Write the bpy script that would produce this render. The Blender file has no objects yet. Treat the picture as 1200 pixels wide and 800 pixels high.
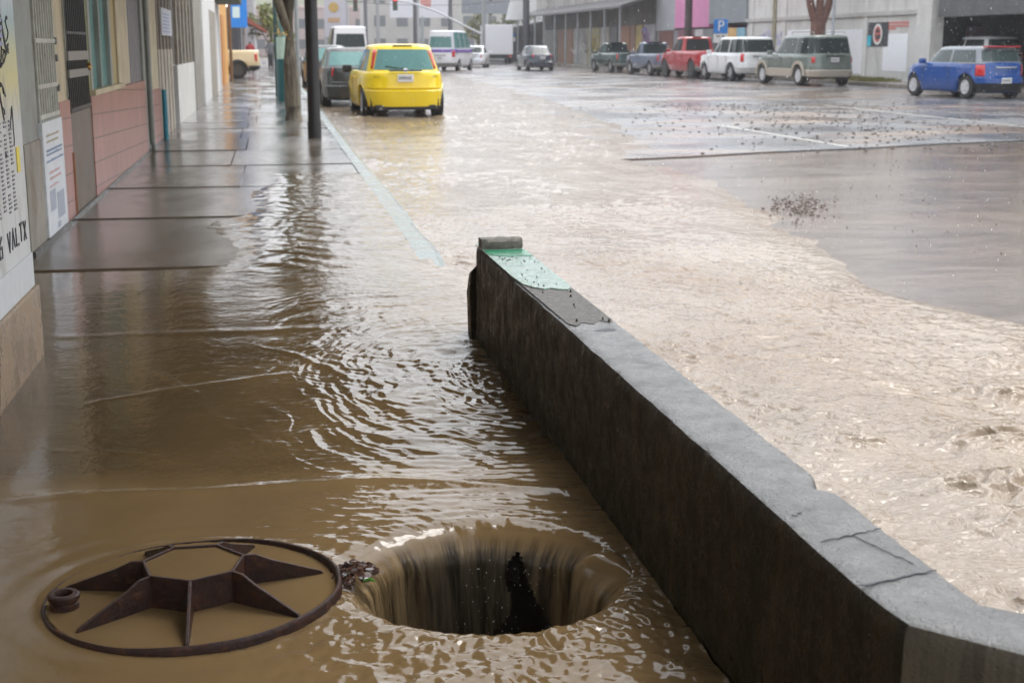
import bpy, bmesh, math, random
import numpy as np
from mathutils import Vector, Matrix
random.seed(7); rng = np.random.default_rng(11)
S = bpy.context.scene
C = S.collection
PI = math.pi
rad = math.radians

# ------------------------------------------------------------------ camera, sky, sun, exposure
cam = bpy.data.cameras.new('camera'); camo = bpy.data.objects.new('camera', cam); C.objects.link(camo)
camo.location = (0, 0, 1.30)
camo.rotation_euler = (rad(90 - 12.056), 0, rad(-9.762))
cam.sensor_width = 36; cam.lens = 48.6; cam.clip_end = 3000; cam.clip_start = .05
cam.dof.use_dof = True; cam.dof.focus_distance = 4.2; cam.dof.aperture_fstop = 6.8
S.camera = camo

w = bpy.data.worlds.new('World'); S.world = w; w.use_nodes = True
nt = w.node_tree; nt.nodes.clear()
sky = nt.nodes.new('ShaderNodeTexSky'); sky.sky_type = 'NISHITA'; sky.sun_disc = False
sky.sun_elevation = rad(58); sky.sun_rotation = rad(40); sky.air_density = 1.0; sky.dust_density = 6.0; sky.ozone_density = 1.0
hs = nt.nodes.new('ShaderNodeHueSaturation'); hs.inputs['Saturation'].default_value = .12
mx = nt.nodes.new('ShaderNodeMixRGB'); mx.inputs[0].default_value = .62; mx.inputs[2].default_value = (8.6, 9.0, 9.6, 1)
bg = nt.nodes.new('ShaderNodeBackground'); bg.inputs[1].default_value = .12
wo = nt.nodes.new('ShaderNodeOutputWorld')
nt.links.new(sky.outputs[0], hs.inputs['Color']); nt.links.new(hs.outputs[0], mx.inputs[1])
nt.links.new(mx.outputs[0], bg.inputs[0]); nt.links.new(bg.outputs[0], wo.inputs[0])

sl = bpy.data.lights.new('sun', 'SUN'); sl.energy = .7; sl.angle = rad(20); sl.color = (1, .97, .93)
so = bpy.data.objects.new('sun', sl); C.objects.link(so)
so.rotation_euler = (rad(32), 0, rad(180 - 40))
S.view_settings.view_transform = 'Standard'; S.view_settings.look = 'None'
S.view_settings.exposure = 1.12; S.view_settings.gamma = 1
S.render.engine = 'CYCLES'
S.cycles.volume_bounces = 1; S.cycles.max_bounces = 6; S.cycles.caustics_reflective = False; S.cycles.caustics_refractive = False
S.cycles.volume_step_rate = 5

# ------------------------------------------------------------------ materials
def lin(c):
    return tuple(((x / 255) / 12.92 if x / 255 <= .04045 else ((x / 255 + .055) / 1.055) ** 2.4) for x in c)
class NT:
    def __init__(s, name):
        s.m = bpy.data.materials.new(name); s.m.use_nodes = True; s.t = s.m.node_tree
        s.b = s.t.nodes['Principled BSDF']
    def n(s, ty, **kw):
        o = s.t.nodes.new('ShaderNode' + ty)
        for k, v in kw.items():
            if k.startswith('_'): o.inputs[k[1:].replace('_', ' ')].default_value = v
            else: setattr(o, k, v)
        return o
    def l(s, a, b): s.t.links.new(a, b)
    def pos(s, scale=(1, 1, 1)):
        g = s.n('NewGeometry'); m = s.n('Mapping'); m.inputs['Scale'].default_value = scale
        s.l(g.outputs['Position'], m.inputs[0]); return m.outputs[0]
    def obj(s, scale=(1, 1, 1)):
        g = s.n('TexCoord'); m = s.n('Mapping'); m.inputs['Scale'].default_value = scale
        s.l(g.outputs['Object'], m.inputs[0]); return m.outputs[0]
    def noise(s, vec, scale, detail=5, rough=.6, dist=0):
        o = s.n('TexNoise', _Scale=scale, _Detail=detail, _Roughness=rough, _Distortion=dist); s.l(vec, o.inputs['Vector']); return o.outputs['Fac']
    def ramp(s, fac, stops):
        r = s.n('ValToRGB'); e = r.color_ramp.elements
        while len(e) < len(stops): e.new(.5)
        for q, (p, c) in zip(e, stops):
            q.position = p; q.color = (*c, 1) if not isinstance(c, (int, float)) else (c, c, c, 1)
        s.l(fac, r.inputs[0]); return r.outputs[0]
    def mix(s, fac, a, b, mode='MIX'):
        o = s.n('MixRGB', blend_type=mode)
        for i, v in ((0, fac), (1, a), (2, b)):
            if isinstance(v, bpy.types.NodeSocket): s.l(v, o.inputs[i])
            elif isinstance(v, (int, float)): o.inputs[i].default_value = v
            else: o.inputs[i].default_value = (*v, 1)
        return o.outputs[0]
    def math(s, op, a, b=0, c=None, clamp=False):
        o = s.n('Math', operation=op, use_clamp=clamp)
        for i, v in enumerate((a, b) if c is None else (a, b, c)):
            if isinstance(v, bpy.types.NodeSocket): s.l(v, o.inputs[i])
            else: o.inputs[i].default_value = v
        return o.outputs[0]
    def bump(s, h, dist, strength=1, prev=None):
        o = s.n('Bump', _Distance=dist, _Strength=strength); s.l(h, o.inputs['Height'])
        if prev: s.l(prev, o.inputs['Normal'])
        return o.outputs[0]

def weathered(name, col, rough=.6, var=.25, scale=3, bump=.004, dirt=None, dirt_amt=.5, wet=False, stretch=(1, 1, 1)):
    """painted / plastered / concrete surface: tone variation, stains with their own shape, fine relief"""
    k = NT(name); p = k.obj(stretch)
    n1 = k.noise(p, scale, 6, .65, .3); n2 = k.noise(p, scale * 9, 5, .7)
    c0 = tuple(x * (1 - var) for x in col); c1 = tuple(min(1, x * (1 + var)) for x in col)
    c = k.ramp(n1, [(.3, c0), (.7, c1)])
    c = k.mix(k.ramp(n2, [(.35, 0.), (.75, .35)]), c, tuple(x * .6 for x in col))
    if dirt:
        d = k.noise(k.obj((stretch[0] * 1.3, stretch[1] * 1.3, stretch[2] * .35)), scale * 1.7, 7, .7, .6)
        c = k.mix(k.ramp(d, [(.48, 0.), (.68, dirt_amt)]), c, dirt)
    k.l(c, k.b.inputs['Base Color'])
    if wet:
        k.l(k.ramp(n1, [(.35, rough * .35), (.65, rough)]), k.b.inputs['Roughness'])
    else: k.b.inputs['Roughness'].default_value = rough
    if bump: k.l(k.bump(n2, bump), k.b.inputs['Normal'])
    return k.m
_pl = {}
def plain(name, col, rough=.5, metal=0., coat=0.):
    key = (name, col, rough, metal, coat)
    if key in _pl: return _pl[key]
    k = NT(name); p = k.obj()
    n = k.noise(p, 14, 3)
    k.l(k.ramp(n, [(.3, tuple(x * .88 for x in col)), (.7, tuple(min(1, x * 1.08) for x in col))]), k.b.inputs['Base Color'])
    k.l(k.ramp(n, [(.3, max(.02, rough * .85)), (.7, min(1, rough * 1.15))]), k.b.inputs['Roughness'])
    k.b.inputs['Metallic'].default_value = metal; k.b.inputs['Coat Weight'].default_value = coat
    _pl[key] = k.m
    return k.m
def carpaint(name, col, dirt=.25):
    k = NT(name); p = k.obj()
    n = k.noise(p, 3, 6, .7, .4)
    g = k.n('TexCoord'); sx = k.n('SeparateXYZ'); k.l(g.outputs['Object'], sx.inputs[0])
    low = k.math('MULTIPLY', k.math('SUBTRACT', .75, sx.outputs[2]), 1.1, clamp=True)
    f = k.math('MULTIPLY', k.math('ADD', k.math('MULTIPLY', low, .8), .15), k.ramp(n, [(.35, 0.), (.7, 1.)]))
    f = k.math('MULTIPLY', f, dirt * 2, clamp=True)
    k.l(k.mix(f, col, (.16, .12, .08)), k.b.inputs['Base Color'])
    k.l(k.ramp(n, [(.3, .14), (.75, .34)]), k.b.inputs['Roughness'])
    k.b.inputs['Coat Weight'].default_value = .3; k.b.inputs['Coat Roughness'].default_value = .05
    return k.m
def emit(name, col, s):
    k = NT(name); k.b.inputs['Base Color'].default_value = (*col, 1); k.b.inputs['Emission Color'].default_value = (*col, 1); k.b.inputs['Emission Strength'].default_value = s
    return k.m

M = {}
M['glass_dark'] = plain('car_glass_dark', (.018, .028, .028), .05)
M['glass_teal'] = plain('car_glass_teal', (.10, .22, .21), .06)
for q in ('glass_dark', 'glass_teal'): M[q].node_tree.nodes['Principled BSDF'].inputs['Specular IOR Level'].default_value = .22
M['tyre'] = plain('tyre_rubber', (.015, .015, .015), .7)
M['rim'] = plain('alloy_rim', (.55, .55, .56), .3, .6)
M['rim_dark'] = plain('dark_rim', (.08, .08, .08), .4, .5)
M['black'] = plain('black_plastic', (.012, .012, .013), .45)
M['red_lamp'] = plain('red_lamp_plastic', (.55, .012, .015), .12, 0., .6)
M['white_lamp'] = plain('clear_lamp_plastic', (.75, .6, .55), .12)
M['plate'] = plain('plate_white', (.68, .68, .68), .4)
M['ink'] = plain('dark_ink', (.02, .02, .03), .6)
M['chrome'] = plain('chrome_trim', (.7, .7, .7), .15, .9)
M['trim'] = plain('grey_trim', (.18, .18, .17), .45)
M['white_paint'] = plain('white_paint', (.72, .72, .72), .4)
M['steel'] = weathered('grey_steel_pole', (.30, .32, .33), .45, .2, 6, .001)

def water_mat(name, base, r0=.035, bumpd=.0016):
    k = NT(name); p = k.pos()
    big = k.noise(k.pos((1, .6, 1)), 1.3, 4, .6, .5)
    c = k.ramp(big, [(.3, tuple(x * .86 for x in base)), (.7, tuple(x * 1.12 for x in base))])
    k.l(c, k.b.inputs['Base Color'])
    k.b.inputs['Roughness'].default_value = r0; k.b.inputs['IOR'].default_value = 1.34
    f = k.noise(k.pos((1, .8, 1)), 34, 4, .6, 1.0)
    g = k.noise(k.pos((1, 1, 1)), 9, 3, .55, .8)
    h = k.math('ADD', k.math('MULTIPLY', g, 1.6), k.math('MULTIPLY', f, .6))
    k.l(k.bump(h, bumpd), k.b.inputs['Normal'])
    return k.m
MUD_SHADED = (.185, .120, .056); MUD_LIT = (.31, .245, .18)  # same muddy water, its shaded and its lit tone
def river_mat():
    k = NT('muddy_water'); g = k.n('NewGeometry'); sx = k.n('SeparateXYZ'); k.l(g.outputs['Position'], sx.inputs[0])
    X, Y = sx.outputs[0], sx.outputs[1]
    f = k.math('MULTIPLY', k.math('MULTIPLY', k.math('SUBTRACT', X, .15), 1.1, clamp=True), k.math('MULTIPLY', k.math('SUBTRACT', Y, 4.9), .5, clamp=True))  # canopy shade to open daylight, painted into the water colour by position
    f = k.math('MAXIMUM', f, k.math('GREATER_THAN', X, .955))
    wide = k.noise(k.pos((.6, .35, 1)), 1.1, 5, .6, .5); big = k.noise(k.pos((1, .6, 1)), 2.3, 4, .6, .5)
    tone = k.mix(k.ramp(big, [(.3, .84), (.7, 1.12)]), (0, 0, 0), (1, 1, 1))
    c = k.mix(f, MUD_SHADED, k.mix(k.ramp(wide, [(.40, 0.), (.66, .8)]), MUD_LIT, (.21, .13, .065)))
    edge = k.noise(k.pos((1.2, 1.2, 1)), 1.4, 5, .6, .5)
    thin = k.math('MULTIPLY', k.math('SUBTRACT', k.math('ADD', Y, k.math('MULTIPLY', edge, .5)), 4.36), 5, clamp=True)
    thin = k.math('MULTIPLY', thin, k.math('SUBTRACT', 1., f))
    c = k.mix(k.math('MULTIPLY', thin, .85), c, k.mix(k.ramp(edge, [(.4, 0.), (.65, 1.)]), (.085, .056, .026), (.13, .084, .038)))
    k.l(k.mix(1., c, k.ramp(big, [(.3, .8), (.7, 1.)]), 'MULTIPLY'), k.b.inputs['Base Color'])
    k.l(k.math('ADD', .025, k.math('MULTIPLY', f, .05)), k.b.inputs['Roughness']); k.b.inputs['IOR'].default_value = 1.36
    a = k.noise(k.pos((1, .8, 1)), 34, 4, .6, 1.0); b = k.noise(k.pos((1, 1, 1)), 9, 3, .55, .8)
    h = k.math('ADD', k.math('MULTIPLY', b, 1.6), k.math('MULTIPLY', a, .6))
    bp = k.n('Bump', _Strength=1.); k.l(h, bp.inputs['Height']); k.l(k.math('ADD', .0010, k.math('MULTIPLY', f, .007)), bp.inputs['Distance'])
    k.l(bp.outputs[0], k.b.inputs['Normal']); return k.m
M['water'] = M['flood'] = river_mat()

# ------------------------------------------------------------------ numpy noise
_p = rng.permutation(4096)
_g = rng.uniform(0, 2 * PI, 4096); _gx = np.cos(_g); _gy = np.sin(_g)
def pn(x, y):
    xi = np.floor(x).astype(np.int64); yi = np.floor(y).astype(np.int64); fx = x - xi; fy = y - yi
    u = fx * fx * fx * (fx * (fx * 6 - 15) + 10); v = fy * fy * fy * (fy * (fy * 6 - 15) + 10)
    def h(a, b):
        i = _p[(_p[a & 4095] + b) & 4095]; return i
    def d(a, b, X, Y):
        i = h(a, b); return _gx[i] * X + _gy[i] * Y
    a = d(xi, yi, fx, fy); b = d(xi + 1, yi, fx - 1, fy); c = d(xi, yi + 1, fx, fy - 1); e = d(xi + 1, yi + 1, fx - 1, fy - 1)
    return (a + u * (b - a) + v * (c + u * (e - c) - (a + u * (b - a)))) * 1.5
def fbm(x, y, o=4, g=.5, l=2.03):
    s = 0; a = 1.
    for i in range(o): s = s + a * pn(x + 17.3 * i, y - 9.1 * i); a *= g; x = x * l; y = y * l
    return s
def sm(a, b, x): t = np.clip((x - a) / (b - a), 0, 1); return t * t * (3 - 2 * t)

# ------------------------------------------------------------------ mesh helpers
def link(name, me, mat, parent=None, smooth=False):
    if mat and not me.materials: me.materials.append(mat)
    if smooth:
        me.polygons.foreach_set('use_smooth', [True] * len(me.polygons))
    o = bpy.data.objects.new(name, me); C.objects.link(o)
    if parent: o.parent = parent
    return o
def tag(o, label=None, cat=None, group=None, kind=None):
    if label: o['label'] = label
    if cat: o['category'] = cat
    if group: o['group'] = group
    if kind: o['kind'] = kind
    return o
def empty(name, loc=(0, 0, 0), rz=0, label=None, cat=None, group=None):
    o = bpy.data.objects.new(name, None); C.objects.link(o); o.location = loc; o.rotation_euler = (0, 0, rz); o.empty_display_size = .2
    return tag(o, label, cat, group)
def copy_tree(o, parent=None):
    c = o.copy(); C.objects.link(c)
    if parent: c.parent = parent
    for ch in [x for x in list(C.objects) if x.parent == o]: copy_tree(ch, c)
    return c
class MB:
    def __init__(s): s.v = []; s.f = []
    def add(s, v, f):
        n = len(s.v); s.v += [tuple(q) for q in v]; s.f += [tuple(i + n for i in q) for q in f]; return s
    def box(s, c, d, rz=0, rx=0, ry=0):
        m = Matrix.Rotation(rz, 3, 'Z') @ Matrix.Rotation(ry, 3, 'Y') @ Matrix.Rotation(rx, 3, 'X')
        v = [Vector(c) + m @ Vector((d[0] / 2 * a, d[1] / 2 * b, d[2] / 2 * e)) for a in (-1, 1) for b in (-1, 1) for e in (-1, 1)]
        return s.add(v, [(0, 1, 3, 2), (4, 6, 7, 5), (0, 4, 5, 1), (2, 3, 7, 6), (0, 2, 6, 4), (1, 5, 7, 3)])
    def bx(s, x0, x1, y0, y1, z0, z1):
        return s.box(((x0 + x1) / 2, (y0 + y1) / 2, (z0 + z1) / 2), (x1 - x0, y1 - y0, z1 - z0))
    def rings(s, R, close=True, cap=True):
        n = len(R[0]); v = [q for r in R for q in r]; f = []
        for i in range(len(R) - 1):
            for j in range(n if close else n - 1):
                a = i * n + j; b = i * n + (j + 1) % n; f.append((a, b, b + n, a + n))
        if cap: f.append(tuple(range(n - 1, -1, -1))); f.append(tuple((len(R) - 1) * n + j for j in range(n)))
        return s.add(v, f)
    def tube(s, pts, r, n=8, cap=True):
        P = [Vector(p) for p in pts]; R = []
        rs = r if isinstance(r, (list, tuple)) else [r] * len(P)
        for i, p in enumerate(P):
            d = (P[min(i + 1, len(P) - 1)] - P[max(i - 1, 0)]).normalized()
            a = d.cross(Vector((0, 0, 1)));
            if a.length < .05: a = d.cross(Vector((0, 1, 0)))
            a.normalize(); b = d.cross(a)
            R.append([p + (a * math.cos(t) + b * math.sin(t)) * rs[i] for t in [2 * PI * k / n for k in range(n)]])
        return s.rings(R, True, cap)
    def prism(s, poly, ax, a0, a1):
        """poly: 2D points; ax axis of extrusion ('x': poly=(y,z), 'y': (x,z), 'z': (x,y))"""
        def q(p, a): return (a, p[0], p[1]) if ax == 'x' else ((p[0], a, p[1]) if ax == 'y' else (p[0], p[1], a))
        return s.rings([[q(p, a0) for p in poly], [q(p, a1) for p in poly]])
    def lathe(s, prof, c, axis='z', n=28, cap=True):
        R = []
        for r, h in prof:
            ring = []
            for k in range(n):
                t = 2 * PI * k / n; a, b = r * math.cos(t), r * math.sin(t)
                ring.append((c[0] + a, c[1] + b, c[2] + h) if axis == 'z' else ((c[0] + h, c[1] + a, c[2] + b) if axis == 'x' else (c[0] + a, c[1] + h, c[2] + b)))
            R.append(ring)
        return s.rings(R, True, cap)
    def build(s, name, mat, parent=None, smooth=False, bevel=0, seg=2):
        me = bpy.data.meshes.new(name); me.from_pydata(s.v, [], s.f); me.update()
        bm = bmesh.new(); bm.from_mesh(me); bmesh.ops.recalc_face_normals(bm, faces=bm.faces); bm.to_mesh(me); bm.free()
        o = link(name, me, mat, parent, smooth)
        if smooth and hasattr(me, 'set_sharp_from_angle'): me.set_sharp_from_angle(angle=rad(40))
        if bevel:
            b = o.modifiers.new('b', 'BEVEL'); b.width = bevel; b.segments = seg; b.limit_method = 'ANGLE'; b.angle_limit = rad(35)
        return o
def struct(o): return tag(o, kind='structure')
def grid_mesh(name, xs, ys, hf, mat, keep=None):
    X, Y = np.meshgrid(xs, ys); Z = hf(X, Y)
    nx, ny = len(xs), len(ys)
    co = np.stack([X, Y, Z], -1).reshape(-1, 3)
    i = np.arange(nx * ny).reshape(ny, nx)
    q = np.stack([i[:-1, :-1], i[:-1, 1:], i[1:, 1:], i[1:, :-1]], -1).reshape(-1, 4)
    if keep is not None:
        cx = co[q, 0].mean(1); cy = co[q, 1].mean(1); q = q[keep(cx, cy)]
        used, inv = np.unique(q, return_inverse=True); co = co[used]; q = inv.reshape(-1, 4)
    me = bpy.data.meshes.new(name); me.vertices.add(len(co)); me.vertices.foreach_set('co', co.astype(np.float32).ravel())
    me.loops.add(len(q) * 4); me.loops.foreach_set('vertex_index', q.astype(np.int32).ravel())
    me.polygons.add(len(q)); me.polygons.foreach_set('loop_start', np.arange(0, len(q) * 4, 4, dtype=np.int32))
    me.polygons.foreach_set('use_smooth', np.ones(len(q), bool))
    me.update(calc_edges=True); me.validate()
    return link(name, me, mat)
def text(name, s, size, loc, rot, mat, parent=None, ext=.002):
    c = bpy.data.curves.new(name, 'FONT'); c.body = s; c.size = size; c.extrude = ext; c.align_x = 'CENTER'; c.align_y = 'CENTER'
    t = bpy.data.objects.new(name, c); C.objects.link(t)
    me = bpy.data.meshes.new_from_object(t.evaluated_get(bpy.context.evaluated_depsgraph_get()))
    C.objects.unlink(t); bpy.data.objects.remove(t)
    o = link(name, me, mat, parent); o.location = loc; o.rotation_euler = rot
    return o

# ------------------------------------------------------------------ ground, road, sidewalk
m = weathered('bare_ground', (.13, .11, .08), .8, .3, .2, .02)
struct(MB().bx(-275, 0, -39, 535, -1.4, -.30).bx(1.04, 435, -39, 535, -1.4, -.30).bx(0, 1.04, -39, 2.6, -1.4, -.30).bx(0, 1.04, 3.9, 535, -1.4, -.30).build('ground', m))

k = NT('wet_road'); P = k.pos()
n1 = k.noise(k.pos((.35, 1, 1)), .5, 6, .62, .4); n2 = k.noise(P, 28, 5, .75); n3 = k.noise(k.pos((.4, .75, 1)), 1.1, 6, .62, .8)
asp = k.mix(k.ramp(n2, [(.35, 0.), (.7, 1.)]), (.05, .052, .055), (.12, .12, .125))
mud = k.mix(k.ramp(n2, [(.3, 0.), (.8, 1.)]), (.14, .098, .068), (.235, .172, .125))
sx = k.n('SeparateXYZ'); k.l(P, sx.inputs[0])
line = k.math('SUBTRACT', sx.outputs[1], k.math('ADD', 15.9, k.math('MULTIPLY', sx.outputs[0], .36)))
nearf = k.math('MULTIPLY', k.math('SUBTRACT', .3, line), 3, clamp=True)
mudfac = k.math('MAXIMUM', k.math('MULTIPLY', nearf, k.ramp(n1, [(.38, .7), (.62, 1.)])), k.ramp(n3, [(.5, 0.), (.68, .7)]))
n5 = k.noise(k.pos((.35, .8, 1)), 2.2, 6, .7, .9)
k.l(k.mix(k.ramp(n5, [(.46, 0.), (.62, .8)]), k.mix(mudfac, asp, mud), (.075, .05, .033)), k.b.inputs['Base Color'])
k.l(k.ramp(n3, [(.38, .05), (.62, .18)]), k.b.inputs['Roughness'])
k.l(k.bump(n2, .006, .6, k.bump(n3, .03, .5)), k.b.inputs['Normal'])
M['road'] = k.m
struct(MB().bx(1.0, 21.6, -30, 500, -.29, -.15).build('road', M['road']))
# asphalt layer laid over the older road surface: a small step
k = NT('wet_asphalt'); P = k.pos(); n2 = k.noise(P, 34, 5, .75); n3 = k.noise(k.pos((.22, .5, 1)), 1.1, 6, .62, .5); n4 = k.noise(k.pos((.45, .45, 1)), 1.1, 4, .6)
asp = k.mix(k.ramp(n2, [(.35, 0.), (.7, 1.)]), (.06, .062, .068), (.165, .168, .178))
k.l(k.mix(k.ramp(n3, [(.47, 0.), (.60, .85)]), asp, (.22, .15, .10)), k.b.inputs['Base Color'])
k.l(k.ramp(n4, [(.40, .12), (.6, .34)]), k.b.inputs['Roughness'])
k.l(k.bump(n2, .006, .7), k.b.inputs['Normal'])
M['asphalt'] = k.m
pts = [(3.2, 17.05)]
xx = 3.2
while xx < 21: xx += .25; pts.append((xx, 15.85 + xx * .365 + .05 * math.sin(xx * 2.1) + random.uniform(-.02, .02)))
pts += [(21.55, 480), (3.2, 480)]
struct(MB().prism(pts, 'z', -.149, -.128).build('asphalt_layer', M['asphalt']))
k = NT('worn_lane_paint'); n = k.noise(k.pos(), 22, 5, .75)
k.l(k.ramp(n, [(.38, (.2, .19, .18)), (.58, (.46, .45, .42))]), k.b.inputs['Base Color']); k.b.inputs['Roughness'].default_value = .3
M['lane'] = k.m
for (x0, y0, x1, y1, ww) in [(8.2, 18.95, 8.12, 24.8, .13), (13.4, 22.6, 13.4, 32.6, .14)]:
    struct(MB().prism([(x0 - ww / 2, y0), (x0 + ww / 2, y0), (x1 + ww / 2, y1), (x1 - ww / 2, y1)], 'z', -.127, -.1235).build('lane_marking', k.m))

HX, HY, HR = .495, 3.265, .312      # manhole centre and radius
k = NT('wet_sidewalk'); P = k.pos()
n1 = k.noise(k.pos((1, .5, 1)), .9, 6, .65, .5); n2 = k.noise(P, 30, 5, .75); n3 = k.noise(k.pos((1, .35, 1)), 1.2, 4, .6, .4)
base = k.ramp(n1, [(.3, (.075, .055, .036)), (.7, (.15, .115, .082))])
base = k.mix(k.ramp(n2, [(.4, 0.), (.75, .4)]), base, (.1, .08, .055))
sx = k.n('SeparateXYZ'); k.l(P, sx.inputs[0])
far = k.math('MULTIPLY', k.math('SUBTRACT', sx.outputs[1], 15), .08, clamp=True)
base = k.mix(far, base, k.ramp(n1, [(.3, (.11, .105, .10)), (.7, (.20, .19, .18))]))
k.l(base, k.b.inputs['Base Color'])
k.l(k.ramp(n3, [(.43, .045), (.60, .24)]), k.b.inputs['Roughness'])
k.l(k.bump(n2, .003, .5, k.bump(n3, .02, .15)), k.b.inputs['Normal'])
M['side'] = k.m
mb = MB()
# near slab with the round manhole opening
sq = []
for i in range(64):
    t = 2 * PI * i / 64; c_, s_ = math.cos(t), math.sin(t); q = max(abs(c_), abs(s_)); sq.append((HX + .45 * c_ / q, HY + .45 * s_ / q, -.03))
ci = [(HX + (HR + .075) * math.cos(2 * PI * i / 64), HY + (HR + .075) * math.sin(2 * PI * i / 64), -.03) for i in range(64)]
mb.rings([sq, ci], True, False)
for x0, x1, y0, y1 in [(-1.55, HX - .45, -3, 6.64), (HX + .45, 1.02, -3, 6.3), (HX - .45, HX + .45, -3, HY - .45), (HX - .45, HX + .45, HY + .45, 6.64)]:
    mb.add([(x0, y0, -.03), (x1, y0, -.03), (x1, y1, -.03), (x0, y1, -.03)], [(0, 1, 2, 3)])
struct(mb.build('sidewalk', M['side']))
# slabs farther on: each bay a little out of level, with open joints
mb = MB(); ys = [6.66, 8.43, 10.9, 13.2, 15.6, 17.9, 20.2, 22.6, 24.4, 26.8, 29.5, 32, 35, 38, 42, 46, 51, 56, 61, 67, 74, 82, 90, 100, 112, 125, 140]
for i in range(len(ys) - 1):
    base_z = [-.006, .004, .012, .014][min(i, 3)] if i < 4 else .016
    for (x0, x1) in ([(-1.60, .87)] if i < 3 else [(-1.60, -.35 + random.uniform(-.15, .15)), (0, 0)]):
        if x1 == 0 and x0 == 0: x0, x1 = xa + .012, .87
        xa = x1
        z = [base_z + random.uniform(-.006, .006) for _ in range(4)] if i > 2 else [base_z] * 4
        mb.rings([[(x0, ys[i] + .012, -.1), (x1, ys[i] + .012, -.1), (x1, ys[i + 1] - .004, -.1), (x0, ys[i + 1] - .004, -.1)],
                  [(x0, ys[i] + .012, z[0]), (x1, ys[i] + .012, z[1]), (x1, ys[i + 1] - .004, z[2]), (x0, ys[i + 1] - .004, z[3])]])
mb.bx(-1.6, .87, 6.66, 140, -.28, -.11)
struct(mb.build('sidewalk_slabs', M['side']))
k = weathered('painted_curb', (.17, .215, .195), .3, .25, 4, .003, (.13, .11, .085), .95, True)
mb = MB(); R = []
for y in [8.3, 8.45, 8.8, 9.3, 10, 11, 13, 16, 20, 26, 34, 45, 60, 80, 140]:
    t = min(1, (y - 8.3) / .6); z = -.012 + .035 * t; o = .012 * math.sin(y * 3)
    R.append([(.872, y, -.28), (.872, y, z), (.985 + o, y, z), (1.03 + o, y, z - .025), (1.04 + o, y, -.28)])
mb.rings(R); struct(mb.build('curb', k))
# far-side pavement and verge
struct(MB().bx(21.6, 430, -30, 500, -.29, -.02).build('pavement', weathered('far_pavement', (.25, .23, .20), .35, .2, .8, .004, (.2, .15, .1), .5, True)))
struct(MB().bx(-270, -1.62, 30, 500, -.29, -.03).build('lot_ground', weathered('lot_concrete', (.22, .21, .19), .35, .2, .8, .004, None, .5, True)))

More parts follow.
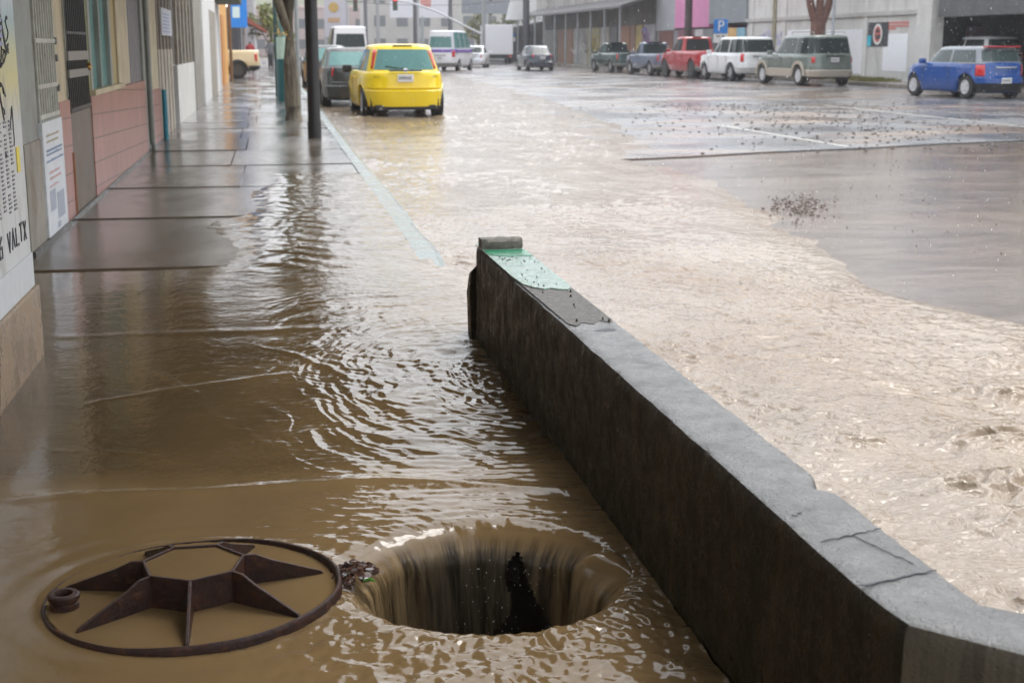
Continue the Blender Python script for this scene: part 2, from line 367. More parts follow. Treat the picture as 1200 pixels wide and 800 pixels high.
# ------------------------------------------------------------------ water surfaces
YB = [0, 3, 6.5, 7.3, 9.1, 12.3, 15, 17.3, 20, 24.6, 35, 50, 71, 90]
XB = [5.2, 4.5, 3.75, 3.55, 3.8, 4.3, 4.5, 4.5, 5.6, 6.35, 7.4, 8.4, 9.2, 9.5]
def side_h(X, Y):
    """muddy sheet over the near sidewalk, with the current turning round the barrier's end and running to the hole"""
    h = np.zeros_like(X)
    wx = .10 * pn(X * 2.1, Y * 1.6) + .04 * pn(X * 6, Y * 5); wy = .12 * pn(X * 1.9 + 7, Y * 1.4 - 3) + .04 * pn(X * 5 + 3, Y * 5)
    # swirl around the barrier end: curved crests
    sxx, syy = 1.15, 6.55
    r = np.hypot(X + wx - sxx, (Y + wy - syy) * 1.0); th = np.arctan2(Y - syy, X - sxx)
    right = sm(-.22, .6, X + .28 * (6.4 - Y) * .35 + .25 * pn(X * 1.3 + 4, Y * .9))
    a = right * sm(8.6, 7.0, Y) * sm(3.6, 4.6, Y)
    h += a * (.0010 * np.sin(r * 58 + 3 * pn(X * 3, Y * 2.4)) * (.35 + .65 * np.abs(pn(X * 2.7 + 9, Y * 2.0)) * 1.7) +
              .0005 * np.sin(r * 121 + 5 * pn(X * 4 + 3, Y * 3)) * (pn(X * 3.3, Y * 3.1 + 5) > -.15))
    # chop stretched along the turning flow: C-shaped crests round the barrier's end
    cx0, cy0 = 1.02, 5.35
    rr_ = np.hypot(X - cx0 + wx * .8, (Y - cy0 + wy * .8) * .55); t2 = np.arctan2((Y - cy0) * .55, X - cx0)
    tu = np.cos(t2) * 2.6; tv = np.sin(t2) * 2.6
    sw = 1.5 * right * sm(7.9, 7.0, Y) * sm(3.9, 4.5, Y)
    h += sw * (.0052 * (.5 - 1.6 * np.abs(pn(rr_ * 7 + tu, tv + rr_ * 1.5))) + .0030 * (.5 - 1.6 * np.abs(pn(rr_ * 17 + tu * 2, tv * 2 + 7))) + .0016 * pn(rr_ * 40 + tu * 3, tv * 4))
    h += (.15 + .85 * right) * .0008 * fbm(X * 22, Y * 34, 2) * sm(9, 7, Y)
    # standing waves across the current between the swirl and the hole
    b = sm(5.2, 4.4, Y) * sm(3.3, 3.7, Y) * sm(-.15, .35, X + .15 * pn(X * 2, Y * 2))
    h += b * .0008 * np.sin((Y + .12 * X + .02 * pn(X * 5, Y * 2)) * 125 + 1.5 * pn(X * 4, Y * 3)) * (.4 + .9 * np.abs(pn(X * 4 + 5, Y * 5)))
    # one long ridge curving in from the left
    yr = 4.07 - .22 * sm(0, .9, X) * (X) + .03 * pn(X * 2, X * 0 + 3.3)
    h += .0065 * np.exp(-((Y - yr) / .035) ** 2) * sm(-1.2, -.4, X) - .003 * sm(yr + .02, yr - .1, Y)
    # fold line at slab joint and calm gentle undulation everywhere
    h += .004 * np.exp(-((Y - 6.45 - .05 * pn(X * 3, X * 0)) / .06) ** 2) * sm(.6, .1, X)
    h += .0011 * fbm(X * 2.2, Y * 3.0, 3) + (.00018 + .0005 * right) * fbm(X * 9, Y * 16, 2)
    for (x0, y0, x1, y1, am) in [(-.75, 5.15, .15, 5.55, .004), (-.55, 5.75, -.2, 4.7, .003), (-.1, 6.1, .28, 5.35, .006), (-.9, 4.6, -.3, 4.35, .002)]:
        dx, dy = x1 - x0, y1 - y0; L = math.hypot(dx, dy); t = ((X - x0) * dx + (Y - y0) * dy) / L / L; d = ((X - x0) * dy - (Y - y0) * dx) / L + .05 * np.sin(t * 3) + .02 * pn(X * 5, Y * 5)
        h += am * np.exp(-(d / .022) ** 2) * sm(-.05, .2, t) * sm(1.05, .8, t)
    # around the hole: radial drag lines and rings, then the lip
    dx, dy = X - HX, Y - HY; q = np.hypot(dx, dy); tt = np.arctan2(dy, dx)
    near = sm(.95, .42, q) * sm(.30, .36, q)
    south = .35 + .65 * sm(.2, -.5, np.sin(tt)); left = .4 + .6 * sm(-.2, .6, -np.cos(tt))
    cx_, sx_ = np.cos(tt), np.sin(tt)
    h += near * sm(HR, HR + .07, q) * (south) * (.0050 * (np.abs(pn(cx_ * 7 + 2 + wx * 8, sx_ * 7 + q * 3)) - .3) + .0042 * fbm(cx_ * 9 + q * 9, sx_ * 9 + q * 12, 3))
    h += near * sm(HR, HR + .07, q) * .0014 * np.sin(q * 95 + 4 * pn(X * 6, Y * 6)) * (.3 + np.abs(pn(X * 5 + 3, Y * 5)))
    sp = sm(3.4, 2.7, Y) * sm(-.1, .3, X)
    h += sp * (.0052 * (1 - 1.8 * np.abs(pn(tt * 5.5 + wx * 5, q * 6 + wy * 8))) + .0026 * (1 - 1.8 * np.abs(pn(tt * 12 + wx * 9 + 4, q * 15 + wy * 9))) + .0012 * pn(X * 40, Y * 40))
    lip = np.clip((.44 - q) / (.44 - HR), 0, 1.6)
    h -= .052 * lip ** 3.2
    # wake beside the cover, meniscus against the barrier
    h += .004 * np.exp(-((.915 - X) / .018) ** 2)
    qc = np.hypot(X + .225, Y - 3.245); h += .003 * np.exp(-((qc - .375) / .018) ** 2) + .0012 * np.sin(qc * 70) * sm(.7, .4, qc) * sm(.36, .4, qc)
    h = h * (1 - .35 * sm(7, 9, Y)) * (.55 + .45 * sm(-.5, .2, X))
    # past the slab joint the sheet thins out to the right of the slabs' high side
    far = sm(7.5, 9, Y); fl = sm(-.9, .1, X + .3 * pn(X * 1.2, Y * .5) - .07 * (Y - 8))
    h += far * fl * .0035 * np.sin((Y * 1. + .75 * X + .3 * pn(X * 1.6, Y * .8)) * 19 + 2 * pn(X * 2, Y * 1.2)) * (.4 + np.abs(pn(X * 1.5 + 2, Y * 1.0)))
    h += far * fl * .004 * fbm(X * 5, Y * 3.5, 3)
    h += .013 * sm(6.6, 10.5, Y) * 1.0 + far * (.014 * fl - .016 * sm(.3, 1., 1 - fl)) - .05 * sm(14.5, 18, Y + 1.2 * fl)
    return h
def flood_h(X, Y):
    xb = np.interp(Y, YB, XB) + .22 * fbm(Y * .55, X * .5, 4)
    base = -.035 - .065 * sm(8, 15, Y)
    t = np.clip((X - 1.0) / (xb - 1.0), 0, 1.3)
    z = base + (-.126 - base) * sm(.25, 1.0, t) - .06 * sm(.94, 1.12, t)
    amp = (.35 + .65 * sm(1.05, .75, t)) * (.55 + .45 * sm(14, 5, Y)) * (1 + .5 * sm(12, 30, Y))
    wx = .15 * pn(X * 1.3, Y * 1.0); wy = .15 * pn(X * 1.4 + 5, Y * .9)
    def ridge(x, y): return .55 - 1.7 * np.abs(pn(x, y))
    U = X + wx + .25 * Y * 0; V = Y + wy
    calm = .45 + .9 * sm(-.35, .35, fbm(X * .8 + 4, Y * .45, 3))
    h = .014 * pn(U * 1.9 + 8, V * 1.1) + .008 * ridge(U * 3.1, V * 2.6) + calm * (.0085 * ridge(U * 6.5 + 3 + .5 * V, V * 7) + .0052 * ridge(U * 12 + V * 2, V * 16 + 2))
    fine = sm(22, 9, Y)
    h += fine * (.0028 * ridge(U * 27, V * 36) + .0013 * pn(U * 60, V * 75))
    h += .010 * fbm(X * .9, Y * .7, 2)
    # boils where the flow bends in the near right
    for (cx, cy, rr, am) in [(2.9, 5.0, .16, .05), (2.25, 3.8, .2, .05), (2.15, 3.45, .16, .035), (1.62, 3.55, .07, .03), (2.5, 4.3, .2, .04), (1.95, 2.9, .16, .04), (1.25, 2.25, .09, .03), (3.2, 5.6, .14, .035), (1.95, 4.35, .1, .028)]:
        d2 = ((X - cx) ** 2 * .6 + (Y - cy) ** 2 * 1.6) / rr ** 2
        h += am * np.exp(-d2) * (.55 + .9 * ridge(X * 9 + cx, Y * 12))
    # along the barrier and curb
    h += .022 * np.exp(-((X - 1.1) / .05) ** 2) * (pn(Y * 3.2, X * 3) + .35) * sm(6.5, 6, Y)
    # wakes at the tyres of the parked cars
    for (cx, cy) in [(1.75, 28.0), (3.45, 28.0), (1.6, 31), (1.2, 29.6), (1.15, 17.0)]:
        d = np.hypot(X - cx, (Y - cy) * .55); h += .05 * np.exp(-(d / .28) ** 2) * (.6 + pn(X * 6, Y * 5))
    z = z + h * amp
    # over the gap between curb end and barrier the flood pours level onto the sidewalk
    g = sm(1.25, .95, X) * sm(8.5, 8.1, Y) * sm(5.95, 6.2, Y)
    z = z * (1 - g) + g * (.004 + .5 * h * amp + .004 * pn(X * 6, Y * 6))
    return z
def gap_blend(X, Y):
    """side water takes the flood's height near the gap so that the sheets meet"""
    s = side_h(X, Y); g = sm(.55, .95, X) * sm(6.1, 6.4, Y) * sm(8.45, 8.15, Y)
    return s * (1 - g) + flood_h(np.maximum(X, .95), Y) * g
def ysteps(y0, y1, d0, p, yref=4.):
    o = [y0]
    while o[-1] < y1: o.append(o[-1] + max(d0 * .8, d0 * (o[-1] / yref) ** p))
    return np.array(o)
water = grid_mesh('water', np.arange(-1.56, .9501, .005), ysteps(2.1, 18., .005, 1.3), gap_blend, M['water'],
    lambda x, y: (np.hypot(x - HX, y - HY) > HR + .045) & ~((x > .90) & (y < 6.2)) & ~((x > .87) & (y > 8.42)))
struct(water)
xs = np.concatenate([np.arange(.95, 2.6, .008), np.arange(2.6, 5.6, .013)])
def fk(x, y): return ~((x < 1.0) & ((y < 6.2))) & ~((x < 1.0) & (y > 8.4))
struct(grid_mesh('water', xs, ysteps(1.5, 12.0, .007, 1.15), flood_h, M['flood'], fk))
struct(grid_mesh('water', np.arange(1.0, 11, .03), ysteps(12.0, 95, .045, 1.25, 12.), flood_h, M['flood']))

# water falling into the manhole: curtain following the shaft, torn open on the far right
TH = 420; RR = [HR + .062, HR + .060, HR + .058, HR + .055, HR + .04, HR + .025, HR + .012, HR, HR - .006, HR - .012, HR - .018] + [HR - .018 - .0018 * i for i in range(1, 33)]
V = np.zeros((len(RR), TH, 3))
tt = np.arange(TH) / TH * 2 * PI
for j, r0 in enumerate(RR):
    rr = np.full(TH, r0)
    if j > 7:
        s = (j - 7) * .5; z = -.052 * 1.0 - .018 * s ** 1.25
        rr = rr + (.014 * fbm(np.cos(tt) * 4 + 3, np.sin(tt) * 4, 3) + .006 * pn(np.cos(tt) * 26, np.sin(tt) * 26)) * min(1, s / 4)
        zz = np.full(TH, z)
    else:
        zz = side_h(HX + rr * np.cos(tt), HY + rr * np.sin(tt)) - (.0004 if r0 > HR + .05 else 0)
    # water surging in from the barrier side
    bump_ = np.exp(-((tt - .12) / .16) ** 2) + np.exp(-((tt - 2 * PI - .12) / .16) ** 2)
    rr = rr - .07 * bump_ * (j > 3) * min(1, (j - 3) / 4); zz = zz + .05 * bump_ * np.exp(-((j - 6) / 3.) ** 2)
    V[j, :, 0] = HX + rr * np.cos(tt); V[j, :, 1] = HY + rr * np.sin(tt); V[j, :, 2] = zz
F = []
for j in range(len(RR) - 1):
    for i in range(TH):
        if j >= 8:
            s = (j - 7) * .5; a = tt[i]
            tear = 1.12 + .035 * math.sin(s * .9) - .014 * s; wdt = .012 + .034 * s
            if abs(a - tear) < wdt * (1 + .25 * math.sin(j * .55 + (1 if a > tear else 3))): continue
        i2 = (i + 1) % TH; F.append((j * TH + i, j * TH + i2, (j + 1) * TH + i2, (j + 1) * TH + i))
k = NT('falling_muddy_water')
g = k.n('NewGeometry'); s0 = k.n('SeparateXYZ'); k.l(g.outputs['Position'], s0.inputs[0])
cb = k.n('CombineXYZ'); k.l(k.math('SUBTRACT', s0.outputs[0], HX), cb.inputs[0]); k.l(k.math('SUBTRACT', s0.outputs[1], HY), cb.inputs[1])
nv = k.n('VectorMath', operation='NORMALIZE'); k.l(cb.outputs[0], nv.inputs[0]); va = k.n('VectorMath', operation='ADD'); cz = k.n('CombineXYZ'); k.l(k.math('MULTIPLY', s0.outputs[2], .35), cz.inputs[2]); k.l(nv.outputs[0], va.inputs[0]); k.l(cz.outputs[0], va.inputs[1])
st = k.noise(va.outputs[0], 19, 4, .6, .25); st2 = k.noise(va.outputs[0], 7, 4, .65, .3)
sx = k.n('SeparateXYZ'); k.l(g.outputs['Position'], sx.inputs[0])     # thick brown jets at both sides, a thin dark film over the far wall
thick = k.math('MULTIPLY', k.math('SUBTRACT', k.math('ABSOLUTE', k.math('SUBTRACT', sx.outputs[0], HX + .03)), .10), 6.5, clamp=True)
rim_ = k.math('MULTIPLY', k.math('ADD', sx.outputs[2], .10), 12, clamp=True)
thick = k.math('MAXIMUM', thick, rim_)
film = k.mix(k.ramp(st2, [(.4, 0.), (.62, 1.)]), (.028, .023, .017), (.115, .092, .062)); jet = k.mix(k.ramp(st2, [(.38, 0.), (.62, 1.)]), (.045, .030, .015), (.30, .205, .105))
k.l(k.mix(k.math('MULTIPLY', k.math('ADD', sx.outputs[2], .06), 25, clamp=True), k.mix(thick, film, jet), MUD_SHADED), k.b.inputs['Base Color'])
k.b.inputs['Roughness'].default_value = .06; k.b.inputs['IOR'].default_value = 1.36
bq = k.n('Bump', _Strength=1.); k.l(st, bq.inputs['Height']); k.l(k.math('MULTIPLY', k.math('MULTIPLY', k.math('SUBTRACT', -.025, s0.outputs[2]), 16, clamp=True), .014), bq.inputs['Distance']); k.l(bq.outputs[0], k.b.inputs['Normal'])
me = bpy.data.meshes.new('waterfall'); me.from_pydata(V.reshape(-1, 3).tolist(), [], F); me.update()
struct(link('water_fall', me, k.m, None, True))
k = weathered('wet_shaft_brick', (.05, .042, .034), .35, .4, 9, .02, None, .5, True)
mb = MB(); N = 48
mb.rings([[(HX + r * math.cos(2 * PI * i / N), HY + r * math.sin(2 * PI * i / N), z) for i in range(N)] for r, z in [(HR + .075, -.034), (HR + .05, -.09), (HR + .03, -.5), (HR + .01, -.52), (HR + .01, -1.15)]], True, False)
mb.add([(HX + (HR + .01) * math.cos(2 * PI * i / N), HY + (HR + .01) * math.sin(2 * PI * i / N), -1.15) for i in range(N)], [tuple(range(N))])
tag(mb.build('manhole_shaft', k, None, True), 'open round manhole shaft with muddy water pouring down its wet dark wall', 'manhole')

# ------------------------------------------------------------------ manhole cover, upside down
CX, CY = -.225, 3.245
k = NT('rusted_cast_iron'); n = k.noise(k.obj(), 30, 7, .75, .4); n2 = k.noise(k.obj(), 160, 3, .7)
k.l(k.ramp(n, [(.3, (.010, .005, .004)), (.52, (.035, .013, .008)), (.72, (.10, .038, .016))]), k.b.inputs['Base Color'])
k.l(k.ramp(n, [(.35, .28), (.7, .65)]), k.b.inputs['Roughness']); k.b.inputs['Specular IOR Level'].default_value = .35
k.l(k.bump(n2, .0015, .8, k.bump(n, .006)), k.b.inputs['Normal']); M['iron'] = k.m
cov = empty('manhole_cover', (CX, CY, 0), 0, 'rusty round iron manhole cover lying upside down in muddy water beside the hole', 'manhole cover')
def tilt(x, y): return .006 + .014 * (x * .8 - y * .35) / .355     # right/near edge stands a little higher
N = 96
prof = [(.356, -.05), (.357, -.004), (.354, .005), (.351, .0075), (.347, .0065), (.345, .001), (.345, -.05)]
mb = MB(); mb.rings([[(r * math.cos(t), r * math.sin(t), z + tilt(r * math.cos(t), r * math.sin(t)) + .0012 * math.sin(7 * t) + random.uniform(-.0004, .0004)) for t in [2 * PI * i / N for i in range(N)]] for r, z in prof], True, False)
mb.build('rim', M['iron'], cov, True)
mb = MB(); mb.add([(.345 * math.cos(2 * PI * i / N), .345 * math.sin(2 * PI * i / N), -.03) for i in range(N)], [tuple(range(N))]); mb.build('plate', M['iron'], cov)
A = [rad(270 + k_ * 360 / 7) for k_ in range(7)]
HUBR = .122; hz = .082
mb = MB()
for i in range(7):
    a, b = A[i], A[(i + 1) % 7]; p = Vector((HUBR * math.cos(a), HUBR * math.sin(a), 0)); q = Vector((HUBR * math.cos(b), HUBR * math.sin(b), 0))
    c = (p + q) / 2; d = q - p; L = d.length; an = math.atan2(d.y, d.x); mb.box((c.x, c.y, hz / 2 - .01), (L + .006, .0075, hz + .02), an)
mb.build('hub', M['iron'], cov, False, .0022)
for i in range(7):
    a = A[i]; e = Vector((math.cos(a), math.sin(a), 0)); s = Vector((-e.y, e.x, 0)) * .0042
    pr_ = [(HUBR + .002, -.03), (HUBR + .002, hz - .001), (HUBR + .030, hz - .003), (HUBR + .07, hz * .72), (.315, .012), (.322, .004), (.325, -.03)]
    mb = MB(); mb.rings([[e * r + s * sg * (1 if z > 0 else 1.4) + Vector((0, 0, z)) for r, z in pr_] for sg in (-1, 1)]); mb.build('rib', M['iron'], cov, False, .002)
mb = MB(); mb.lathe([(.034, -.02), (.034, .016), (.031, .018), (.031, .024), (.037, .027), (.037, .036), (.033, .040), (.022, .040), (.020, .034), (.020, .0)], (-.298, -.045, 0), 'z', 32); mb.build('lifting_socket', M['iron'], cov, True)
# still brown water trapped inside the rim and inside the hub
N = 160
mbw = MB()
xs = np.arange(-.345, .3451, .006)
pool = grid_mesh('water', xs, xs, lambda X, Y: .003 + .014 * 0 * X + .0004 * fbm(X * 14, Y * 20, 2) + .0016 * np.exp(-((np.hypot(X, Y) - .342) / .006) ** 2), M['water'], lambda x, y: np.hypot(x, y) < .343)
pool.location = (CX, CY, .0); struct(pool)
hp = [(HUBR * .985 * math.cos(a), HUBR * .985 * math.sin(a), .0) for a in A]
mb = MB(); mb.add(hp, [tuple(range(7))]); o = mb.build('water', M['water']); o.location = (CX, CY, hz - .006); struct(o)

# leaf and rubbish clump caught between cover and hole
k = NT('wet_rubbish'); n = k.noise(k.obj(), 40, 5, .7)
k.l(k.ramp(n, [(.3, (.02, .012, .008)), (.55, (.07, .03, .02)), (.72, (.2, .16, .11))]), k.b.inputs['Base Color']); k.b.inputs['Roughness'].default_value = .2
def pile(name, n, cx, cy, cz, rx, ry, rz_, smin, smax, mat, flat=.5):
    mb = MB()
    for _ in range(n):
        a = random.uniform(0, 2 * PI); r = math.sqrt(random.random()); c = (cx + rx * r * math.cos(a), cy + ry * r * math.sin(a), cz + rz_ * (1 - r) * random.random())
        s = random.uniform(smin, smax)
        R = Matrix.Rotation(random.uniform(0, 6.28), 3, 'Z') @ Matrix.Rotation(random.uniform(-.7, .7), 3, 'X')
        ring = []
        nn = random.randint(5, 7); 
        top = []; bot = []
        for i in range(nn):
            t = 2 * PI * i / nn; q = s * random.uniform(.6, 1.1); top.append(Vector(c) + R @ Vector((q * math.cos(t) * .7, q * math.sin(t) * .7, s * flat * .4))); bot.append(Vector(c) + R @ Vector((q * math.cos(t), q * math.sin(t), -s * flat * .5)))
        mb.rings([bot, top])
    return mb.build(name, mat, None, False)
o = pile('leaf_litter', 46, .165, 3.30, .004, .055, .075, .03, .008, .022, k.m, .45)
tag(o, 'dark wet clump of leaves and rubbish caught between the iron cover and the hole', 'rubbish')
mb = MB(); mb.tube([(.185, 3.235, .008), (.20, 3.228, .014), (.214, 3.232, .006)], [.004, .005, .001], 6); tag(mb.build('green_leaf', plain('green_leaf', (.06, .2, .02), .3)), 'tiny bright green leaf at the edge of the rubbish clump by the hole', 'leaf')

# ------------------------------------------------------------------ concrete barrier
k = NT('wet_concrete'); P = k.obj()
n1 = k.noise(P, 4, 6, .7, .3); n2 = k.noise(P, 90, 4, .75); n3 = k.noise(k.obj((3, 3, .25)), 5, 6, .7, .3)
geo = k.n('NewGeometry'); sn = k.n('SeparateXYZ'); k.l(geo.outputs['Normal'], sn.inputs[0])
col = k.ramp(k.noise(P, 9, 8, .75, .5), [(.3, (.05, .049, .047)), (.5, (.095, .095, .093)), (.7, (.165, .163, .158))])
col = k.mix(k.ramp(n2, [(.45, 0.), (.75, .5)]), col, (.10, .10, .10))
sidec = k.ramp(n3, [(.35, (.010, .007, .003)), (.55, (.024, .0165, .0075)), (.74, (.065, .044, .022))])   # stained face, with the canopy's shade painted in as near-black
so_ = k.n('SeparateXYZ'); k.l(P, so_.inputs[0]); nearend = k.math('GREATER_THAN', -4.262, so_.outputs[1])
sidec = k.mix(nearend, sidec, k.ramp(n3, [(.35, (.05, .042, .028)), (.6, (.12, .10, .07)), (.75, (.19, .165, .12))]))  # near-end face painted lighter for the light it catches
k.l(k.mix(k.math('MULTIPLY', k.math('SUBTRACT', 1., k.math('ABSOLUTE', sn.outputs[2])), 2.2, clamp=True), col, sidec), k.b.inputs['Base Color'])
k.l(k.ramp(k.noise(P, 13, 6, .7), [(.38, .22), (.62, .55)]), k.b.inputs['Roughness'])
vo_ = k.n('TexVoronoi', feature='F1', _Scale=75.); k.l(P, vo_.inputs['Vector']); pits = k.ramp(vo_.outputs['Distance'], [(.0, 0.), (.30, 1.)])
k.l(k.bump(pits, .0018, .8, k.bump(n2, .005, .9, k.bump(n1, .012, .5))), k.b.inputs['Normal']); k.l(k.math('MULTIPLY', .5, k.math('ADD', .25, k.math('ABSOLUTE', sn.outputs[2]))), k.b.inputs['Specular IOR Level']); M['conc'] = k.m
bar = empty('concrete_barrier', (.99, 6.1, 0), 0, 'long low wet concrete flood barrier along the sidewalk edge with canopy shade painted into its stained side', 'barrier')
path = [];
y = 6.12
while y > 1.93: path.append((.995, y, 0.)); y -= .018
path += [(.996, 1.91, 0.), (1.001, 1.862, .39), (1.10, 1.763, .785), (1.2, 1.663, .785), (1.4, 1.463, .785), (1.8, 1.063, .785)]
R = []
for i, (x, y, a) in enumerate(path):
    hwL, hwR = .083, .083; skew = .034 * min(1, max(0, (y - 1.9) / 4.2))
    ragged = 1 if y > 4.5 else .25
    prof = [(-1, -.25), (-1, -.02), (-1, .05), (-1, .12), (-1, .2), (-1, .28), (-1, .35), (-1, .405), (-.985, .428), (-.93, .4385), (-.82, .4415), (-.6, .4425), (-.3, .443), (0, .4435), (.3, .4435), (.6, .443), (.82, .442), (.93, .439), (.985, .430), (1, .405), (1, .3), (1, -.25)]
    ring = []
    for j, (u, z) in enumerate(prof):
        dx = u * hwL - skew * max(0., -u * .5 + .5); 
        n_ = float(pn(np.array(y * 9.), np.array(z * 9. + j * .05))); n2_ = float(pn(np.array(y * 31.), np.array(z * 20. + u * 3)))
        if abs(u) > .9: dx += (.0016 * n_ + .0006 * n2_) * (1 + ragged)
        if 7 <= j <= 9 or 16 <= j <= 19:
            ch = max(0, n2_ - .3) * .007 * (.3 + ragged); z -= ch; dx -= ch * .5 * (1 if u > 0 else -1)
        if u < 0 and y > 6.04 and z > 0: dx += (y - 6.04) * .15
        zz = z + .0012 * n_
        # chipped notches on the road-side edge
        for yc, w_, dp in [(2.52, .035, .035), (4.62, .05, .006)]:
            if u > .5: 
                e = math.exp(-((y - yc) / w_) ** 2); zz -= dp * e * (u - .4); dx -= dp * e * .8 * (u - .5)
        c_, s_ = math.cos(a), math.sin(a)
        # cross direction: turn with the kink
        ring.append((x + dx * c_ - .99, y + dx * s_ - 6.1, zz - (0 if y < 4.65 else .0)))
    R.append(ring)
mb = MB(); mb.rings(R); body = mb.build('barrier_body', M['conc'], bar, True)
# broken end face: rough stub standing off the far end, lower
mb = MB(); pr_ = [(-.128, -.2), (-.140, .24), (-.130, .32), (-.07, .385), (-.02, .415), (.03, .40), (.06, .30), (.078, .1), (.08, -.2)]
mb.rings([[(x_ * f_ + .005 + random.uniform(-.004, .004), yy, z_ * g_ + random.uniform(-.006, .006)) for x_, z_ in pr_] for yy, f_, g_ in [(.01, 1.0, 1.02), (.06, 1.0, .97), (.11, .98, .90), (.15, .93, .76), (.17, .8, .7)]])
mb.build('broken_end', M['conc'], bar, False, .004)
# exposed render: layer of rougher mortar and the painted skin on top
def toppatch(name, outline, z, th, mat):
    mb = MB(); pts_ = [(x - .99, y - 6.1) for x, y in outline]
    mb.prism(pts_, 'z', z, z + th); return mb.build(name, mat, bar, False, .0012)
k = weathered('worn_green_paint', (.33, .43, .38), .16, .2, 16, .002, (.02, .20, .10), .9, True)
o = toppatch('paint_skin', [(.886, 6.12), (1.072, 6.12), (1.074, 5.8), (1.071, 5.4), (1.070, 4.98), (1.062, 4.90), (1.045, 4.86), (1.01, 4.87), (.985, 4.90), (.96, 4.88), (.925, 4.93), (.902, 5.0), (.892, 5.2), (.889, 5.6)], .4445, .006, k); o['label'] = 'worn pale green paint skin at the far end'
k = weathered('green_paint', (.0, .23, .10), .2, .2, 20, .001, None, .5, True)
o = toppatch('green_patch', [(.890, 5.90), (1.070, 5.90), (1.071, 5.70), (1.03, 5.72), (.98, 5.69), (.92, 5.73), (.892, 5.78)], .4512, .0015, k); o['label'] = 'strong green paint beside the loose brick'
k = weathered('pitted_mortar', (.20, .185, .165), .5, .5, 40, .012, (.03, .022, .015), .9)
toppatch('mortar_layer', [(.898, 5.02), (1.069, 5.02), (1.068, 4.6), (1.067, 4.28), (1.05, 4.24), (1.02, 4.27), (.99, 4.22), (.96, 4.25), (.93, 4.2), (.910, 4.24)], .4435, .0022, k)
# cracks and pits
def crack(pts_, w_=.0016):
    mb = MB(); L = []; Rr = []
    for i, (x, y) in enumerate(pts_):
        ww = w_ * (1 if 0 < i < len(pts_) - 1 else .3) * random.uniform(.6, 1.4); L.append((x - .99, y - 6.1 + ww)); Rr.append((x - .99, y - 6.1 - ww))
    mb.prism(L + Rr[::-1], 'z', .4438, .4452); mb.build('crack', M['ink'], bar)
def jag(x0, y0, x1, y1, n=14, a=.004):
    return [(x0 + (x1 - x0) * i / n + random.uniform(-a, a) * .5, y0 + (y1 - y0) * i / n + random.uniform(-a, a)) for i in range(n + 1)]
crack(jag(.914, 1.985, 1.068, 2.03), .0022); crack(jag(.93, 2.19, 1.066, 2.24), .0013); crack(jag(1.0, 2.215, 1.045, 2.06, 10), .0011); crack(jag(.93, 2.33, .96, 2.35, 6), .001)
mb = MB(); mb.prism([(-.025, -1.99), (.0, -1.965), (.03, -1.95), (.05, -1.965), (.045, -1.99), (.01, -2.005)], 'z', .4436, .4446); mb.build('pit', M['ink'], bar)
# crumbs of mortar and leaf bits lying on the paint
mb = MB()
for _ in range(42):
    cx_ = random.uniform(-.07, .07); cy_ = -random.choice([random.uniform(.35, .6), random.uniform(.7, 1.25), random.uniform(1.1, 1.9)]); s_ = random.uniform(.0015, .006)
    mb.rings([[(cx_ + s_ * random.uniform(.7, 1.3) * f_ * math.cos(2 * PI * i / 5), cy_ + s_ * 1.3 * random.uniform(.7, 1.3) * f_ * math.sin(2 * PI * i / 5), .4445 + zz_) for i in range(5)] for f_, zz_ in ((1, .0), (.6, .010))])
tag(mb.build('crumbs', plain('dark_crumbs', (.05, .035, .025), .6), bar), kind='stuff')
for ch in [c_ for c_ in C.objects if c_.parent == bar]:      # the wall's top falls slightly towards its far end
    for v in ch.data.vertices: v.co.z -= .022 * min(1, max(0, (v.co.y + 4.2) / 4.2)) * (1 if v.co.z > .1 else 0)
# loose block on the far end
k = weathered('broken_mortar_block', (.22, .20, .17), .6, .4, 25, .01, (.08, .07, .05), .7)
mb = MB(); R = []
for x_ in np.linspace(-.092, .092, 12):
    R.append([(x_, yy * (1 - .25 * abs(x_ / .092) ** 3) + random.uniform(-.004, .004), zz + random.uniform(-.0025, .0025)) for yy, zz in [(-.045, 0), (-.05, .012), (-.048, .03), (-.038, .041), (.0, .044), (.04, .041), (.05, .03), (.048, .01), (.04, 0)]])
mb.rings(R); o = mb.build('loose_block', k, None, True); o.location = (.978, 5.985, .4305); o.rotation_euler = (0, 0, .05)
tag(o, 'small grey broken block resting on the far end of the concrete barrier', 'block')

# ------------------------------------------------------------------ left buildings
WX = -1.52
bA = empty('corner_shop_building', (WX, 9, 0), 0, 'cream and pink tiled shop building with barred door, windows and posters, nearest on the left', 'building')
def L(o): return o
def wbox(name, y0, y1, z0, z1, d, mat, par, back=.3, bev=0):
    """a block on the left wall plane: y-range, z-range, proud by d"""
    return MB().bx(-back, d, y0 - 9, y1 - 9, z0, z1).build(name, mat, par, False, bev)
m_cream = weathered('cream_plaster', (.56, .47, .31), .6, .16, 2.5, .003, (.24, .19, .12), .6)
m_grey = weathered('grey_painted_post', (.30, .31, .28), .5, .2, 3, .002, (.18, .15, .11), .5)
m_conc2 = weathered('stained_grey_plaster', (.33, .30, .25), .6, .25, 3, .004, (.16, .10, .05), .7)
m_ocre = weathered('wet_ochre_plaster', (.30, .20, .115), .4, .2, 5, .006, (.16, .10, .05), .6, True)
m_barwhite = weathered('chipped_white_metal', (.55, .55, .48), .45, .15, 9, .001, (.2, .14, .08), .6)
m_dark = weathered('dark_doorway', (.02, .019, .018), .5, .3, 3, .002)
m_panel = weathered('brown_grey_metal_panel', (.17, .135, .11), .5, .25, 3, .002, (.22, .09, .03), .5)
k = NT('pink_tiles'); gpos = k.n('TexCoord'); s_ = k.n('SeparateXYZ'); k.l(gpos.outputs['Object'], s_.inputs[0])
